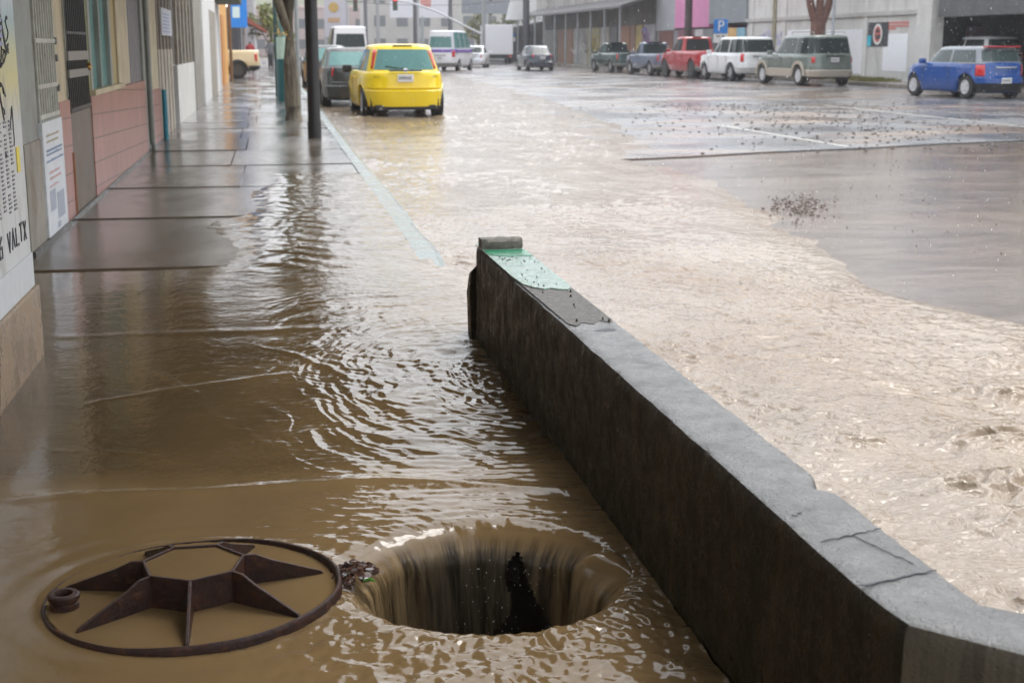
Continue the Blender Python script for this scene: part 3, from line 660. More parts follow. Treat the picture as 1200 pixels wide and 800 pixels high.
zz = k.math('ADD', s_.outputs[2], k.math('MULTIPLY', s_.outputs[1], .029))
fr = k.math('FRACT', k.math('DIVIDE', k.math('ADD', zz, .0), .205)); ed = k.math('LESS_THAN', fr, .045)
fy = k.math('FRACT', k.math('DIVIDE', s_.outputs[1], .42)); ey = k.math('LESS_THAN', fy, .02)
j = k.math('MAXIMUM', ed, k.math('MULTIPLY', ey, .55)); nn = k.noise(k.obj((1, 1, .5)), 3, 6, .7, .3)
c = k.ramp(nn, [(.3, (.36, .14, .115)), (.7, (.50, .225, .19))]); gr = k.noise(k.obj((1.2, 1.2, .25)), 4, 7, .75, .5); c = k.mix(k.ramp(gr, [(.46, 0.), (.7, .65)]), c, (.20, .105, .08)); k.l(k.mix(j, c, (.15, .075, .06)), k.b.inputs['Base Color']); k.b.inputs['Roughness'].default_value = .3
k.l(k.bump(k.math('SUBTRACT', 1., j), .006), k.b.inputs['Normal']); m_pink = k.m
# wall shell behind everything and the storey above
wbox('wall', 6.2, 20.1, -.25, 2.88, -.12, m_cream, bA, 8.)
# (the upper part is one block set back under the canopy)
wbox('doorpost', 8.95, 9.62, -.2, 2.88, .0, m_grey, bA, .11)
wbox('post_base', 8.97, 9.60, -.2, .70, .012, m_conc2, bA, .05)
wbox('door_recess', 9.62, 10.52, -.2, 2.88, -.09, weathered('old_painted_door', (.26, .30, .25), .5, .3, 5, .002, (.32, .22, .10), .8), bA, .02)
grille = MB()
for i in range(9): yy = 9.66 + i * .103; grille.bx(.0, .012, yy - 9, yy - 9 + .03, .1, 2.8)
for z in (.82, 1.02, 1.32): grille.bx(-.003, .018, .63, 1.5, z, z + .028)
grille.build('door_grille', m_barwhite, bA)
# poster fixed on the lower half of the grille
pos = wbox('poster', 9.60, 10.50, .04, .80, .028, plain('poster_paper', (.72, .74, .77), .35), bA, .03)
for z, c_, w0, w1 in [(.70, (.5, .42, .32), .15, .75), (.66, (.5, .42, .32), .15, .7), (.60, (.25, .32, .45), .12, .9), (.575, (.25, .32, .45), .12, .85), (.53, (.30, .36, .5), .1, .92), (.45, (.7, .45, .42), .2, .7), (.41, (.7, .45, .42), .2, .75), (.36, (.7, .5, .5), .15, .6)]:
    mb = MB(); y = 9.6 + .9 * w0
    while y < 9.6 + .9 * w1: d = random.uniform(.012, .035); mb.bx(.0285, .0305, y - 9, y + d - 9, z, z + random.uniform(.010, .019)); y += d + .008
    mb.build('print_line', plain('poster_print', c_, .5), bA)
mb = MB()
for (a, b, c, d) in [(.16, .42, .2, .34), (.5, .85, .12, .30), (.45, .6, .06, .1)]: mb.bx(.0285, .0305, .6 + a * .9, .6 + b * .9, c, d)
mb.build('poster_picture', plain('poster_blocks', (.42, .45, .52), .5), bA)
# cream pilaster with pink tile base
wbox('pilaster', 10.54, 11.06, .90, 2.88, .0, m_cream, bA, .11); wbox('tile_base', 10.53, 11.08, -.2, .90, .014, m_pink, bA, .12)
for z in (1.31, 1.19, .98): wbox('hinge', 10.50, 10.58, z, z + .05, .02, M['black'], bA, .0, .004)
MB().tube([(.012, 2.02, 2.8), (.014, 2.02, 1.3), (.012, 2.0, .92)], .008, 6).build('conduit', m_grey, bA, True)
# black gated door
wbox('door_recess', 11.08, 12.34, .8, 2.88, -.09, m_dark, bA, .02)
wbox('door_panel', 11.10, 12.40, -.2, .79, .003, m_panel, bA, .05)
g = MB()
for i in range(12): yy = 11.12 + i * .106; g.bx(.002, .014, yy - 9, yy - 9 + .03, .8, 2.85)
for z0, z1 in ((.80, .83), (1.39, 1.41)): g.bx(.0, .018, 2.1, 3.33, z0, z1)
g.build('gate_bars', plain('black_gate_paint', (.02, .018, .018), .4), bA)
g = MB()
for z0, z1 in ((1.06, 1.12), (1.19, 1.26)): g.bx(.003, .022, 2.1, 3.33, z0, z1)
g.build('gate_crossbar', plain('greyish_gate_rail', (.26, .23, .20), .45), bA)
MB().lathe([(.0, -.0), (.03, .0), (.035, .02), (.03, .04), (.0, .045)], (.0, 3.28, 1.13), 'x', 16).build('door_knob', plain('brass_knob', (.8, .45, .12), .25, .9), bA, True)
wbox('gate_trim', 12.34, 12.46, .9, 2.88, .004, weathered('yellow_green_trim', (.42, .42, .10), .5, .3, 4, .001, (.03, .12, .14), .8), bA, .1)
# window with teal curtain
wbox('window', 12.62, 14.05, .93, 2.8, -.05, weathered('teal_curtain_behind_glass', (.13, .34, .31), .15, .45, 2.5, .01, (.35, .42, .38), .6, False, (1, 4, .5)), bA, .03)
f = MB()
for y0, y1 in ((12.47, 12.62), (13.25, 13.31), (14.05, 14.2)): f.bx(-.1, .012, y0 - 9, y1 - 9, .93, 2.8)
f.build('window_frame', m_grey, bA); wbox('sill', 12.42, 14.95, .885, .93, .05, m_cream, bA, .1)
wbox('pilaster', 14.22, 14.85, .93, 2.88, -.02, weathered('ochre_reveal', (.42, .33, .15), .6, .15, 3, .002), bA, .1)
wbox('pilaster', 14.86, 16.0, .9, 2.88, .0, m_cream, bA, .1)
sh = MB()
for i in range(16): sh.bx(-.06, -.045 + .012 * (i % 2), 7.0 + i * .106, 7.0 + (i + 1) * .106, .86, 2.8)
sh.build('shutter', weathered('grey_shutter', (.30, .28, .29), .45, .1, 4, .001), bA)
wbox('tile_dado', 12.40, 17.72, -.2, .885, .012, m_pink, bA, .12)
wbox('pilaster', 18.32, 20.05, .74, 2.88, .0, m_cream, bA, .1); wbox('tile_base', 18.32, 20.07, -.2, .74, .012, m_pink, bA, .1)
MB().tube([(.03, 9.1, 2.85), (.03, 9.1, .12), (.06, 9.12, .03)], .036, 12).build('downpipe', m_grey, bA, True)
MB().bx(-.1, .0, 8.72, 9.32, -.2, 2.88).build('pipe_backing', m_grey, bA)
MB().bx(0, .03, .0, 11.05, -.03, .035).build('plinth', weathered('dark_wet_plinth', (.05, .045, .035), .3, .3, 5, .004, None, .5, True), bA)
MB().bx(-.03, .02, 2.04, 2.12, .02, .5).build('rust_stain', weathered('rust', (.26, .10, .03), .7, .4, 20, .002), bA)

# canopy over the sidewalk (upper storey overhang), casts the brown shade and its dark reflection
can = empty('canopy', (0, 8, 2.9), 0, 'dark flat concrete canopy roofing the sidewalk along the left shops', 'canopy')
MB().bx(-1.9, .78, -30, 15.5, .0, .22).build('roof_slab', weathered('dark_soffit', (.035, .03, .025), .8, .3, 1.5, .004, (.03, .025, .02), .6), can)
MB().bx(.78, .86, -30, 15.5, -.08, .3).build('fascia', weathered('canopy_fascia', (.2, .18, .15), .7, .2, 2, .003), can)

# near pillar with posters on a plaster plinth
pb = empty('poster_pillar', (-1.02, 5, 0), 0, 'pillar covered in torn posters and black graffiti on an ochre plinth, at the left edge', 'pillar')
k = NT('paste_and_paper'); P = k.obj()
n1 = k.noise(P, 3.2, 5, .6, .4); n2 = k.noise(k.obj((1, 1, .3)), 9, 6, .75, .5); sx = k.n('SeparateXYZ'); k.l(P, sx.inputs[0])
up = k.ramp(k.math('MULTIPLY', sx.outputs[2], .5), [(.0, (.60, .60, .60)), (.50, (.56, .56, .54)), (.58, (.62, .55, .26)), (.64, (.55, .53, .30)), (.70, (.36, .46, .46)), (.78, (.60, .63, .70))])
c = k.mix(k.ramp(n2, [(.5, 0.), (.62, .6)]), up, (.32, .30, .27)); k.l(c, k.b.inputs['Base Color']); k.b.inputs['Roughness'].default_value = .4
k.l(k.bump(n2, .003), k.b.inputs['Normal'])
MB().bx(-.5, .0, -4.0, 1.04, .40, 2.9).build('shaft', k.m, pb)
MB().bx(.001, .006, -4.0, 1.045, .31, .45).build('base_strip', plain('white_strip', (.58, .60, .60), .4), pb)
MB().bx(-.55, .02, -4.0, 1.08, -.2, .31).build('plinth', m_ocre, pb, False, .008)
gm = plain('black_spray_paint', (.025, .025, .03), .5)
def stroke(mb, pts2, w_, x=.0035):
    """flat ribbon on the plane x = const through (y,z) points"""
    Lp, Rp = [], []
    for i, p in enumerate(pts2):
        a = pts2[max(0, i - 1)]; b = pts2[min(len(pts2) - 1, i + 1)]; d = math.hypot(b[0] - a[0], b[1] - a[1]) or 1; nx, ny = -(b[1] - a[1]) / d, (b[0] - a[0]) / d
        Lp.append((p[0] + nx * w_ / 2, p[1] + ny * w_ / 2)); Rp.append((p[0] - nx * w_ / 2, p[1] - ny * w_ / 2))
    for i in range(len(pts2) - 1):
        q = [Lp[i], Lp[i + 1], Rp[i + 1], Rp[i]]
        mb.rings([[(x - .003, *t) for t in q], [(x, *t) for t in q]])
def scrawl(mb, y0, z0, sy, sz, n=7, w_=.01, x=.0035):
    pts2 = []; p = [y0 + sy * random.random(), z0 + sz * random.random()]; v = [random.uniform(-1, 1), random.uniform(-1, 1)]
    for i in range(n * 4):
        v = [v[0] * .7 + random.uniform(-1, 1) * .8, v[1] * .7 + random.uniform(-1, 1) * .8]; p = [min(y0 + sy, max(y0, p[0] + v[0] * sy * .13)), min(z0 + sz, max(z0, p[1] + v[1] * sz * .13))]; pts2.append(tuple(p))
    stroke(mb, pts2, w_, x)
mb = MB()
for i in range(18): scrawl(mb, .05 + random.random() * .75, .72 + random.random() * .55, .22, .2, 4, .0045)
for i in range(6): scrawl(mb, .3 + random.random() * .4, 1.15 + random.random() * .3, .3, .25, 5, .009)
stroke(mb, [(.62, 1.62), (.70, 1.52), (.74, 1.40), (.80, 1.30), (.86, 1.28)], .022); stroke(mb, [(.5, 1.30), (.58, 1.18), (.66, 1.02)], .014)
mb.build('graffiti', gm, pb)
# small black capitals of the tag along the bottom, and rows of print
glyph = {'O': [(0, 0), (0, 1), (1, 1), (1, 0), (0, 0)], 'I': [(.5, 0), (.5, 1)], 'E': [(1, 0), (0, 0), (0, 1), (1, 1)], 'M': [(0, 0), (0, 1), (.5, .4), (1, 1), (1, 0)], '6': [(1, 1), (0, .6), (0, 0), (1, 0), (1, .5), (0, .5)], 'V': [(0, 1), (.5, 0), (1, 1)], 'A': [(0, 0), (.5, 1), (1, 0)], 'L': [(0, 1), (0, 0), (1, 0)], 'T': [(0, 1), (1, 1), (.5, 1), (.5, 0)], 'X': [(0, 0), (1, 1), (.5, .5), (0, 1), (1, 0)]}
mb = MB(); y = .02
for ch in 'OIEM6 VALTX':
    if ch != ' ': stroke(mb, [(y + a * .055, .52 + b * .075 + random.uniform(-.003, .003)) for a, b in glyph[ch]], .011)
    y += .088
mb.build('tag_lettering', gm, pb)
mb = MB()
for c_ in range(5):
    for r_ in range(22):
        y = .30 + c_ * .11; z = .66 + r_ * .0165; 
        if random.random() < .9: mb.bx(.001, .0035, y, y + random.uniform(.03, .06), z, z + .008)
mb.build('print_column', plain('faded_print', (.22, .2, .22), .6), pb)
mb = MB()
for r_ in range(16): mb.bx(.002, .0042, .48, .74, 1.30 + r_ * .03, 1.30 + r_ * .03 + .017)
mb.build('bill_lines', plain('violet_print', (.30, .32, .45), .6), pb)
MB().bx(.001, .004, .86, .93, .80, .90).build('yellow_sticker', plain('yellow_sticker', (.75, .6, .08), .5), pb)

# second building: board-clad part, barred window, white column
bB = empty('shuttered_building', (WX, 9, 0), 0, 'weathered brown and white building with barred window and notice, second on the left', 'building')
m_white = weathered('dirty_white_plaster', (.62, .61, .58), .5, .12, 1.5, .003, (.35, .32, .28), .5)
wbox('wall', 20.1, 44, -.25, 4.2, -.1, weathered('dark_timber', (.07, .06, .05), .6, .3, 3, .002), bB, 7.)
pan = MB()
for i in range(8): pan.bx(-.09, -.01 + .012 * (i % 2), 11.35 + i * .34, 11.35 + (i + 1) * .34 - .03, -.2, 1.25)
pan.build('board_cladding', weathered('pale_worn_boards', (.48, .43, .36), .6, .2, 4, .003, (.2, .15, .1), .7), bB)
pan = MB()
for i in range(8): pan.bx(-.09, -.015 + .012 * (i % 2), 11.35 + i * .34, 11.35 + (i + 1) * .34 - .03, 1.25, 3.5)
pan.build('shutter', weathered('brown_shutter', (.16, .12, .09), .6, .25, 4, .003), bB)
n_ = wbox('notice', 20.85, 22.95, 1.45, 1.84, .02, plain('notice_paper', (.62, .64, .70), .4), bB, .0)
mb = MB()
for i in range(6): mb.bx(.0205, .024, 12.1, 13.4, 1.5 + i * .05, 1.515 + i * .05)
mb.build('notice_print', plain('notice_ink', (.25, .3, .55), .5), bB)
MB().tube([(.05, 11.2, .70), (.05, 11.2, -.05)], .035, 8).build('cyan_pipe', plain('cyan_pipe_paint', (.02, .22, .30), .4), bB, True)
wbox('low_wall', 24.2, 31.6, -.2, .98, .0, m_white, bB, .1)
g = MB()
for i in range(7): yy = 24.5 + i * 1.05; g.bx(-.06, -.0, yy - 9, yy - 9 + .16, .98, 3.6)
g.build('window_post', m_conc2, bB)
wbox('pilaster', 29.6, 33.0, .0, 4.2, .02, weathered('grey_pilaster', (.26, .24, .21), .6, .2, 2, .003), bB, .08)
wbox('column', 32.8, 43.2, -.2, 4.2, .06, weathered('white_column_plaster', (.75, .74, .73), .5, .06, 1.5, .002, (.5, .48, .45), .3), bB, .2)
wbox('doorway', 36.5, 40.5, -.0, 2.2, .065, m_conc2, bB, .0)
MB().bx(-.3, .75, 32, 35, 2.52, 2.66).build('awning', plain('dark_awning', (.05, .055, .04), .6), bB)

bC = empty('yellow_building', (WX, 46, 0), 0, 'narrow orange yellow painted building with tall door beyond the white column', 'building')
MB().bx(-7, 0, -2.0, 8, -.2, 4.6).build('wall', weathered('orange_yellow_paint', (.72, .36, .06), .5, .12, 2, .002, (.7, .5, .25), .5), bC)
MB().bx(-.05, .03, .6, 3.5, -.1, 2.3).build('door', weathered('orange_door', (.55, .22, .03), .5, .2, 2, .002), bC)
MB().bx(-.05, .05, -2.0, -1.2, -.1, 4.6).build('pilaster', m_white, bC)
MB().tube([(.1, 8.2, 0), (.1, 8.2, 4.6)], .06, 8).build('downpipe', weathered('brown_pipe', (.2, .12, .06), .6, .2, 3, 0), bC, True)
bsg = empty('hanging_sign', (-1.2, 60.6, 2.55), 0, 'blue and pale rectangular shop sign hanging above the beige pickup', 'sign')
MB().bx(-.35, .35, -.05, .05, -.5, .75).build('sign_board', plain('blue_sign_paint', (.01, .22, .75), .4), bsg)
MB().bx(-.25, .05, -.06, -.051, -.1, .35).build('pale_panel', plain('pale_sign_panel', (.6, .75, .8), .4), bsg)
MB().tube([(-.36, 0, .6), (-1.2, 0, .6)], .03, 6).build('bracket', M['steel'], bsg)
bD = empty('dark_building', (-3.5, 68, 0), 0, 'dark grey building behind the beige pickup with small white lamps', 'building')
MB().bx(-14, 2.1, 0, 14, -.2, 9).build('wall', weathered('charcoal_wall', (.055, .055, .065), .6, .2, .6, .002), bD)
MB().bx(2.1, 2.2, 1, 4, 0, 2.2).build('door', plain('grey_door', (.12, .12, .13), .5), bD)
for x, z in ((-.1, 2.9), (1.4, 1.5), (1.6, 3.2)): MB().lathe([(.0, -.06), (.09, -.05), (.12, 0), (.09, .05), (0, .06)], (x, -.08, z), 'y', 10).build('wall_lamp', emit('small_white_lamp', (1, .97, .9), 1.2), bD)
bE = empty('red_roofed_shop', (-2.2, 88, 0), 0, 'low shop with sloping red tiled awning down the sidewalk', 'building')
MB().bx(-10, .6, 0, 14, -.2, 4.2).build('wall', weathered('pinkish_wall', (.45, .33, .30), .6, .15, .6, .002), bE)
MB().prism([(.5, 2.9), (2.1, 2.1), (2.15, 2.2), (.5, 3.3)], 'y', -.5, 12).build('awning_roof', weathered('red_tiles', (.42, .12, .07), .6, .2, 3, .004), bE)
MB().bx(.6, .64, 2, 5, 0, 2.0).build('door', M['glass_dark'], bE)
for i, (x, y, w_, h_, d_, c_, lb) in enumerate([(-8, 106, 14, 10, 18, (.42, .41, .42), 'tall pale building past the red awning shop'), (-16, 140, 24, 13, 20, (.33, .33, .36), 'distant grey block at the end of the left row'),
        (24, 190, 22, 9, 14, (.42, .40, .38), 'distant long pale block across the end of the street'), (6, 215, 18, 7, 14, (.46, .36, .34), 'low pinkish distant building at the end of the street'), (46, 205, 16, 11, 14, (.50, .50, .50), 'distant white building behind the right trees')]):
    b = empty('town_building', (x, y, -.15), 0, lb, 'building')
    MB().bx(-w_ / 2, w_ / 2, 0, d_, 0, h_).build('wall', weathered('town_plaster', c_, .7, .12, .4, .0), b)
    MB().bx(-w_ / 2 - .2, w_ / 2 + .2, -.2, d_, h_, h_ + .35).build('parapet', weathered('parapet_paint', tuple(min(.8, q * 1.4) for q in c_), .7, .1, .4, 0), b)
    for a in range(int(w_ / 3)):
        for f_ in range(int(h_ / 3)):
            x0 = -w_ / 2 + 1 + a * 3
            MB().bx(x0, x0 + 1.5, -.06, .02, 1 + f_ * 3, 2.4 + f_ * 3).build('window', plain('far_window', (.12, .13, .14), .4), b)

# ------------------------------------------------------------------ right buildings
RX = 23.5
bR = empty('white_warehouse', (RX, 49, 0), 0, 'long white painted block warehouse wall with ledge, graffiti and painted emblem', 'building')
m_wall = weathered('whitewashed_block', (.60, .59, .57), .7, .12, .7, .006, (.36, .34, .31), .6)
MB().bx(0, .4, -.3, 18.5, -.1, 2.44).build('wall', m_wall, bR); MB().bx(0.02, 12, -.3, 18.5, 3.3, 9).bx(0.02, .4, -.3, 18.5, 2.6, 3.3).build('upper_wall', m_wall, bR)
MB().bx(-.12, .4, -.35, 18.5, 2.44, 2.60).build('ledge', weathered('ledge_concrete', (.44, .43, .41), .7, .15, 2, .003), bR)
mb = MB()
for y in (4.1, 8.6, 13.1, 17.6): mb.bx(-.07, 0, y, y + .35, -.1, 2.44).bx(-.05, .02, y, y + .35, 2.6, 9)
mb.build('pilaster', weathered('pale_pilaster', (.62, .61, .59), .7, .1, 1, .003), bR)
MB().bx(-.1, .38, -1.5, -.3, -.1, 9).build('corner_pier', weathered('corner_pier', (.60, .59, .57), .7, .08, 1, .003, (.4, .38, .35), .4), bR)
m_wp = plain('fresh_white_patch', (.80, .81, .84), .5)
MB().bx(-.012, -.002, .5, 2.6, .35, 1.75).build('white_patch', m_wp, bR); MB().bx(-.012, -.002, 4.5, 8.3, .2, 1.95).build('white_patch', m_wp, bR); MB().bx(-.012, -.002, 9.0, 12.9, .5, 2.0).build('white_patch', m_wp, bR)
em = MB().bx(-.03, -.013, 2.2, 4.05, 1.28, 2.2).build('emblem_board', plain('emblem_black', (.03, .035, .04), .5), bR)
def ringarc(mb, cy, cz, r0, r1, a0, a1, x0, x1, n=24):
    for i in range(n):
        a, b = a0 + (a1 - a0) * i / n, a0 + (a1 - a0) * (i + 1) / n
        q = [(cy + r * math.cos(t) * 1.0, cz + r * math.sin(t)) for r, t in ((r0, a), (r1, a), (r1, b), (r0, b))]
        mb.rings([[(x0, *t) for t in q], [(x1, *t) for t in q]])
mb = MB(); ringarc(mb, 3.1, 1.74, .31, .40, 0, 2 * PI, -.05, -.031); mb.build('emblem_ring', plain('emblem_white', (.75, .74, .72), .5), em)
mb = MB(); ringarc(mb, 3.1, 1.74, .22, .30, .3, 3.3, -.05, -.031); ringarc(mb, 3.1, 1.74, .22, .30, 3.9, 6.0, -.05, -.031); mb.bx(-.052, -.031, 2.9, 3.35, 1.72, 1.8); mb.build('emblem_mark', plain('emblem_red', (.55, .12, .10), .5), em)
MB().bx(-.045, -.031, 3.7, 4.04, 1.28, 1.7).build('emblem_corner', plain('emblem_cyan', (.02, .45, .6), .5), em)
mb = MB()
for z, (a, b) in ((2.12, (.5, 2.9)), (2.0, (.5, 2.9)), (1.9, (1.6, 2.8))):
    y = a
    while y < b: d = random.uniform(.1, .2); mb.bx(-.02, -.004, y, y + d, z, z + .08); y += d + .05
mb.build('painted_lettering', plain('faded_red_paint', (.60, .20, .17), .5), bR)
mb = MB()
for i in range(26): scrawl(mb, 13.3 + i * .12, 1.2 + random.random() * .2, .55, .6, 5, .05, -.004)
mb.build('graffiti', plain('blue_violet_spray', (.25, .27, .6), .5), bR)

bG = empty('dark_garage', (RX, 41, 0), 0, 'dark open garage bay with grey lintel beside the white warehouse corner', 'building')
m_gd = weathered('dark_interior', (.022, .022, .022), .8, .4, 1, .002)
MB().bx(9.9, 10.2, -2, 16, -.1, 2.89).build('back_wall', m_gd, bG); MB().bx(.3, 9.89, -2.3, -2, -.1, 2.89).build('side_wall', m_gd, bG)
MB().bx(.42, 10.0, 16.0, 16.1, -.1, 3.1).build('inner_wall', m_gd, bG)
MB().bx(.46, 10.2, -2.3, 16.1, 2.9, 3.2).build('ceiling', m_gd, bG)
MB().bx(0, .45, -9, 6.2, 2.30, 3.3).build('lintel', weathered('grey_lintel', (.10, .10, .105), .7, .2, 1.5, .003), bG)
MB().bx(-.02, .5, -9, 6.2, 3.3, 9).build('upper_wall', weathered('grey_upper_wall', (.15, .15, .15), .7, .2, 1.5, .003), bG)
MB().bx(-.05, .4, -.75, -.35, -.1, 2.30).build('post', weathered('peeling_white_post', (.55, .55, .52), .6, .2, 2, .004, (.25, .22, .18), .7), bG)
MB().bx(0, .3, -9, -2, -.1, 2.3).build('side_pier', weathered('side_pier_paint', (.3, .3, .3), .6, .2, 1, .003), bG)
MB().bx(6.2, 7.1, 15.9, 15.96, 1.5, 2.15).build('red_notice', plain('red_notice', (.55, .06, .04), .5), bG)

bP = empty('pink_and_grey_shopfront', (RX, 67.5, 0), 0, 'shopfront painted pink on the left and grey on the right with dark doorways', 'building')
MB().bx(0, 9, 0, 16.5, -.1, 2.2).build('wall', weathered('shop_wall_grey', (.22, .22, .23), .7, .2, .7, .003), bP)
MB().bx(-.1, 9, 0, 6, 2.45, 6).build('upper_wall', weathered('grey_blue_upper', (.24, .26, .28), .7, .15, .7, .003), bP)
MB().bx(-.1, 9, 6, 12.5, 2.3, 6).build('pink_wall', weathered('pink_paint', (.62, .22, .42), .6, .12, .7, .003), bP)
MB().bx(-.1, 9, 12.5, 16.5, 2.2, 6).build('grey_wall', weathered('pale_grey_paint', (.33, .34, .36), .6, .15, .7, .003), bP)
for y0, y1, c_ in ((1.6, 3.0, (.60, .38, .15)), (.3, 1.5, (.22, .42, .52)), (4.2, 5.4, (.05, .05, .05)), (7.2, 8.6, (.5, .45, .46)), (9, 12, (.18, .06, .09)), (13, 16, (.15, .05, .035))):
    MB().bx(-.04, .02, y0, y1, -.05, 2.2).build('door', weathered('shop_door', c_, .6, .2, 2, .002), bP)

bQ = empty('graffiti_arcade', (RX, 84, 0), 0, 'old arcade with sloping dark canopy, stained concrete parapet and graffiti covered shutters', 'building')
MB().bx(0, 10, 0, 37, -.1, 4.3).build('wall', weathered('arcade_wall', (.13, .12, .11), .7, .4, .5, .01), bQ)
MB().bx(-.5, 10, 0, 37, 4.2, 8).build('parapet', weathered('streaked_parapet', (.40, .39, .37), .7, .3, .5, .005, (.14, .10, .07), .9), bQ)
MB().prism([(-2.6, 3.55), (-2.55, 3.7), (-.5, 4.35), (-.5, 4.15)], 'y', -1, 37).build('canopy', weathered('rusty_dark_canopy', (.06, .055, .055), .6, .2, 1, .003), bQ)
mb = MB()
for y in range(0, 38, 4): mb.tube([(-2.3, y + .3, 0), (-2.3, y + .3, 3.6)], .07, 6)
mb.build('canopy_posts', M['steel'], bQ)
for i, (y0, y1, c_) in enumerate([(.5, 3, (.40, .40, .42)), (3.3, 5, (.45, .33, .08)), (5.2, 6.4, (.30, .14, .08)), (6.6, 9.5, (.36, .14, .06)), (10, 12, (.12, .12, .13)), (12.3, 15, (.45, .42, .36)), (15.3, 19, (.40, .36, .16)), (19.2, 24, (.42, .41, .39)), (24.3, 30, (.34, .17, .10)), (30.5, 36, (.35, .35, .33))]):
    MB().bx(-.06, .02, y0, y1, -.05, 2.6).build('roller_shutter', weathered('shutter_paint', c_, .5, .25, 1.6, .003, (.12, .11, .10), .7), bQ)
for c_, ys_ in (((.5, .18, .5), (1.0, 1.8)), ((.55, .42, .05), (15.5, 3)), ((.06, .06, .07), (12, 8)), ((.6, .6, .58), (19, 5)), ((.22, .12, .5), (1, 1.6))):
    mb = MB()
    for i in range(12): scrawl(mb, ys_[0] + random.random() * ys_[1], .5 + random.random(), 1.2, .9, 5, .09, -.065)
    stroke(mb, [(ys_[0], .95 + .1 * math.sin(t)) if t == 0 else (ys_[0] + (ys_[1] + .8) * t / 12, .95 + .12 * math.sin(t * 1.7)) for t in range(13)], .12, -.063)
    mb.build('graffiti', plain('spray', c_, .5), bQ)
bH = empty('striped_low_shed', (21, 124, 0), 0, 'low shed with pale vertical boards and dark sloping roof past the arcade', 'building')
mb = MB(); [mb.bx(-.03, .03, i * .8, i * .8 + .5, 0, 2.4) for i in range(15)]; mb.build('boards', plain('pale_boards', (.5, .5, .48), .6), bH)
MB().bx(.05, 6, 0, 12, -.1, 2.5).build('wall', plain('shed_dark_wall', (.07, .07, .08), .7), bH)  # dark wall between the pale boards
MB().prism([(-1.5, 2.4), (-1.5, 2.55), (6, 4), (6, 2.5)], 'y', -.5, 12.5).build('roof', plain('dark_roof', (.06, .055, .055), .6), bH)

# grass verge at the wall foot
def tuft_mesh(name, n, x0, x1, y0, y1, z, h, col):
    mb = MB()
    for _ in range(n):
        x = random.uniform(x0, x1); y = random.uniform(y0, y1); a = random.uniform(0, 6.28); hh = h * random.uniform(.5, 1.3); w_ = .02; bx_, by_ = math.cos(a) * .05, math.sin(a) * .05
        mb.add([(x - w_, y, z), (x + w_, y, z), (x + bx_, y + by_, z + hh)], [(0, 1, 2)])
    return tag(mb.build(name, plain(name + '_mat', col, .7)), kind='stuff')
tuft_mesh('grass', 5200, 22.1, 23.35, 49.5, 67, -.02, .15, (.17, .16, .04))

# ------------------------------------------------------------------ vehicles
def sup(a, n): return max(0., 1 - abs(a) ** n) ** (1. / n)
def plan_ring(hx, yf, yr, n=5.5, N=96):
    """closed ring in plan, front at +yf, rear at -yr"""
    out = []
    for i in range(N):
        t = 2 * PI * i / N; c_, s_ = math.cos(t), math.sin(t); e = 2. / n
        x = hx * math.copysign(abs(c_) ** e, c_); y = math.copysign(abs(s_) ** e, s_); y = y * (yf if y > 0 else yr); out.append((x, y))
    return out
def stack(mb, levels, ztop=None, arches=None, archr=0, wz=0, N=96, n=5.5, crown=0.):
    R = []
    for (z, hx, yf, yr) in levels:
        ring = []
        for (x, y) in plan_ring(hx, yf, yr, n, N):
            zz = z
            if ztop: zz = min(zz, ztop(y))
            if arches and abs(x) > hx * .72:
                for ay in arches:
                    d = archr ** 2 - (y - ay) ** 2
                    if d > 0: zz = max(zz, wz + math.sqrt(d))
            ring.append((x, y, zz))
        R.append(ring)
    n0 = len(mb.v); mb.rings(R, True, False)
    top = n0 + (len(R) - 1) * N
    # cap: strips joining left and right at equal y, crowned in the middle
    cv = []; h = N // 2
    idxR = [top + (i % N) for i in range(-N // 4, N // 4 + 1)]; idxL = [top + (N // 2 - i) % N for i in range(-N // 4, N // 4 + 1)]
    mid = []
    for a, b in zip(idxR, idxL):
        va, vb = mb.v[a], mb.v[b]; mid.append(len(mb.v)); mb.v.append(((va[0] + vb[0]) / 2, (va[1] + vb[1]) / 2, (va[2] + vb[2]) / 2 + crown * min(1, abs(va[0] - vb[0]) / (2 * R[-1][0][0] + 1e-6))))
    for i in range(len(idxR) - 1):
        mb.f.append((idxR[i], idxR[i + 1], mid[i + 1], mid[i])); mb.f.append((mid[i], mid[i + 1], idxL[i + 1], idxL[i]))
    return mb
def interp(tab): 
    xs_ = [a for a, b in tab]; ys_ = [b for a, b in tab]
    return lambda v: float(np.interp(v, xs_, ys_))
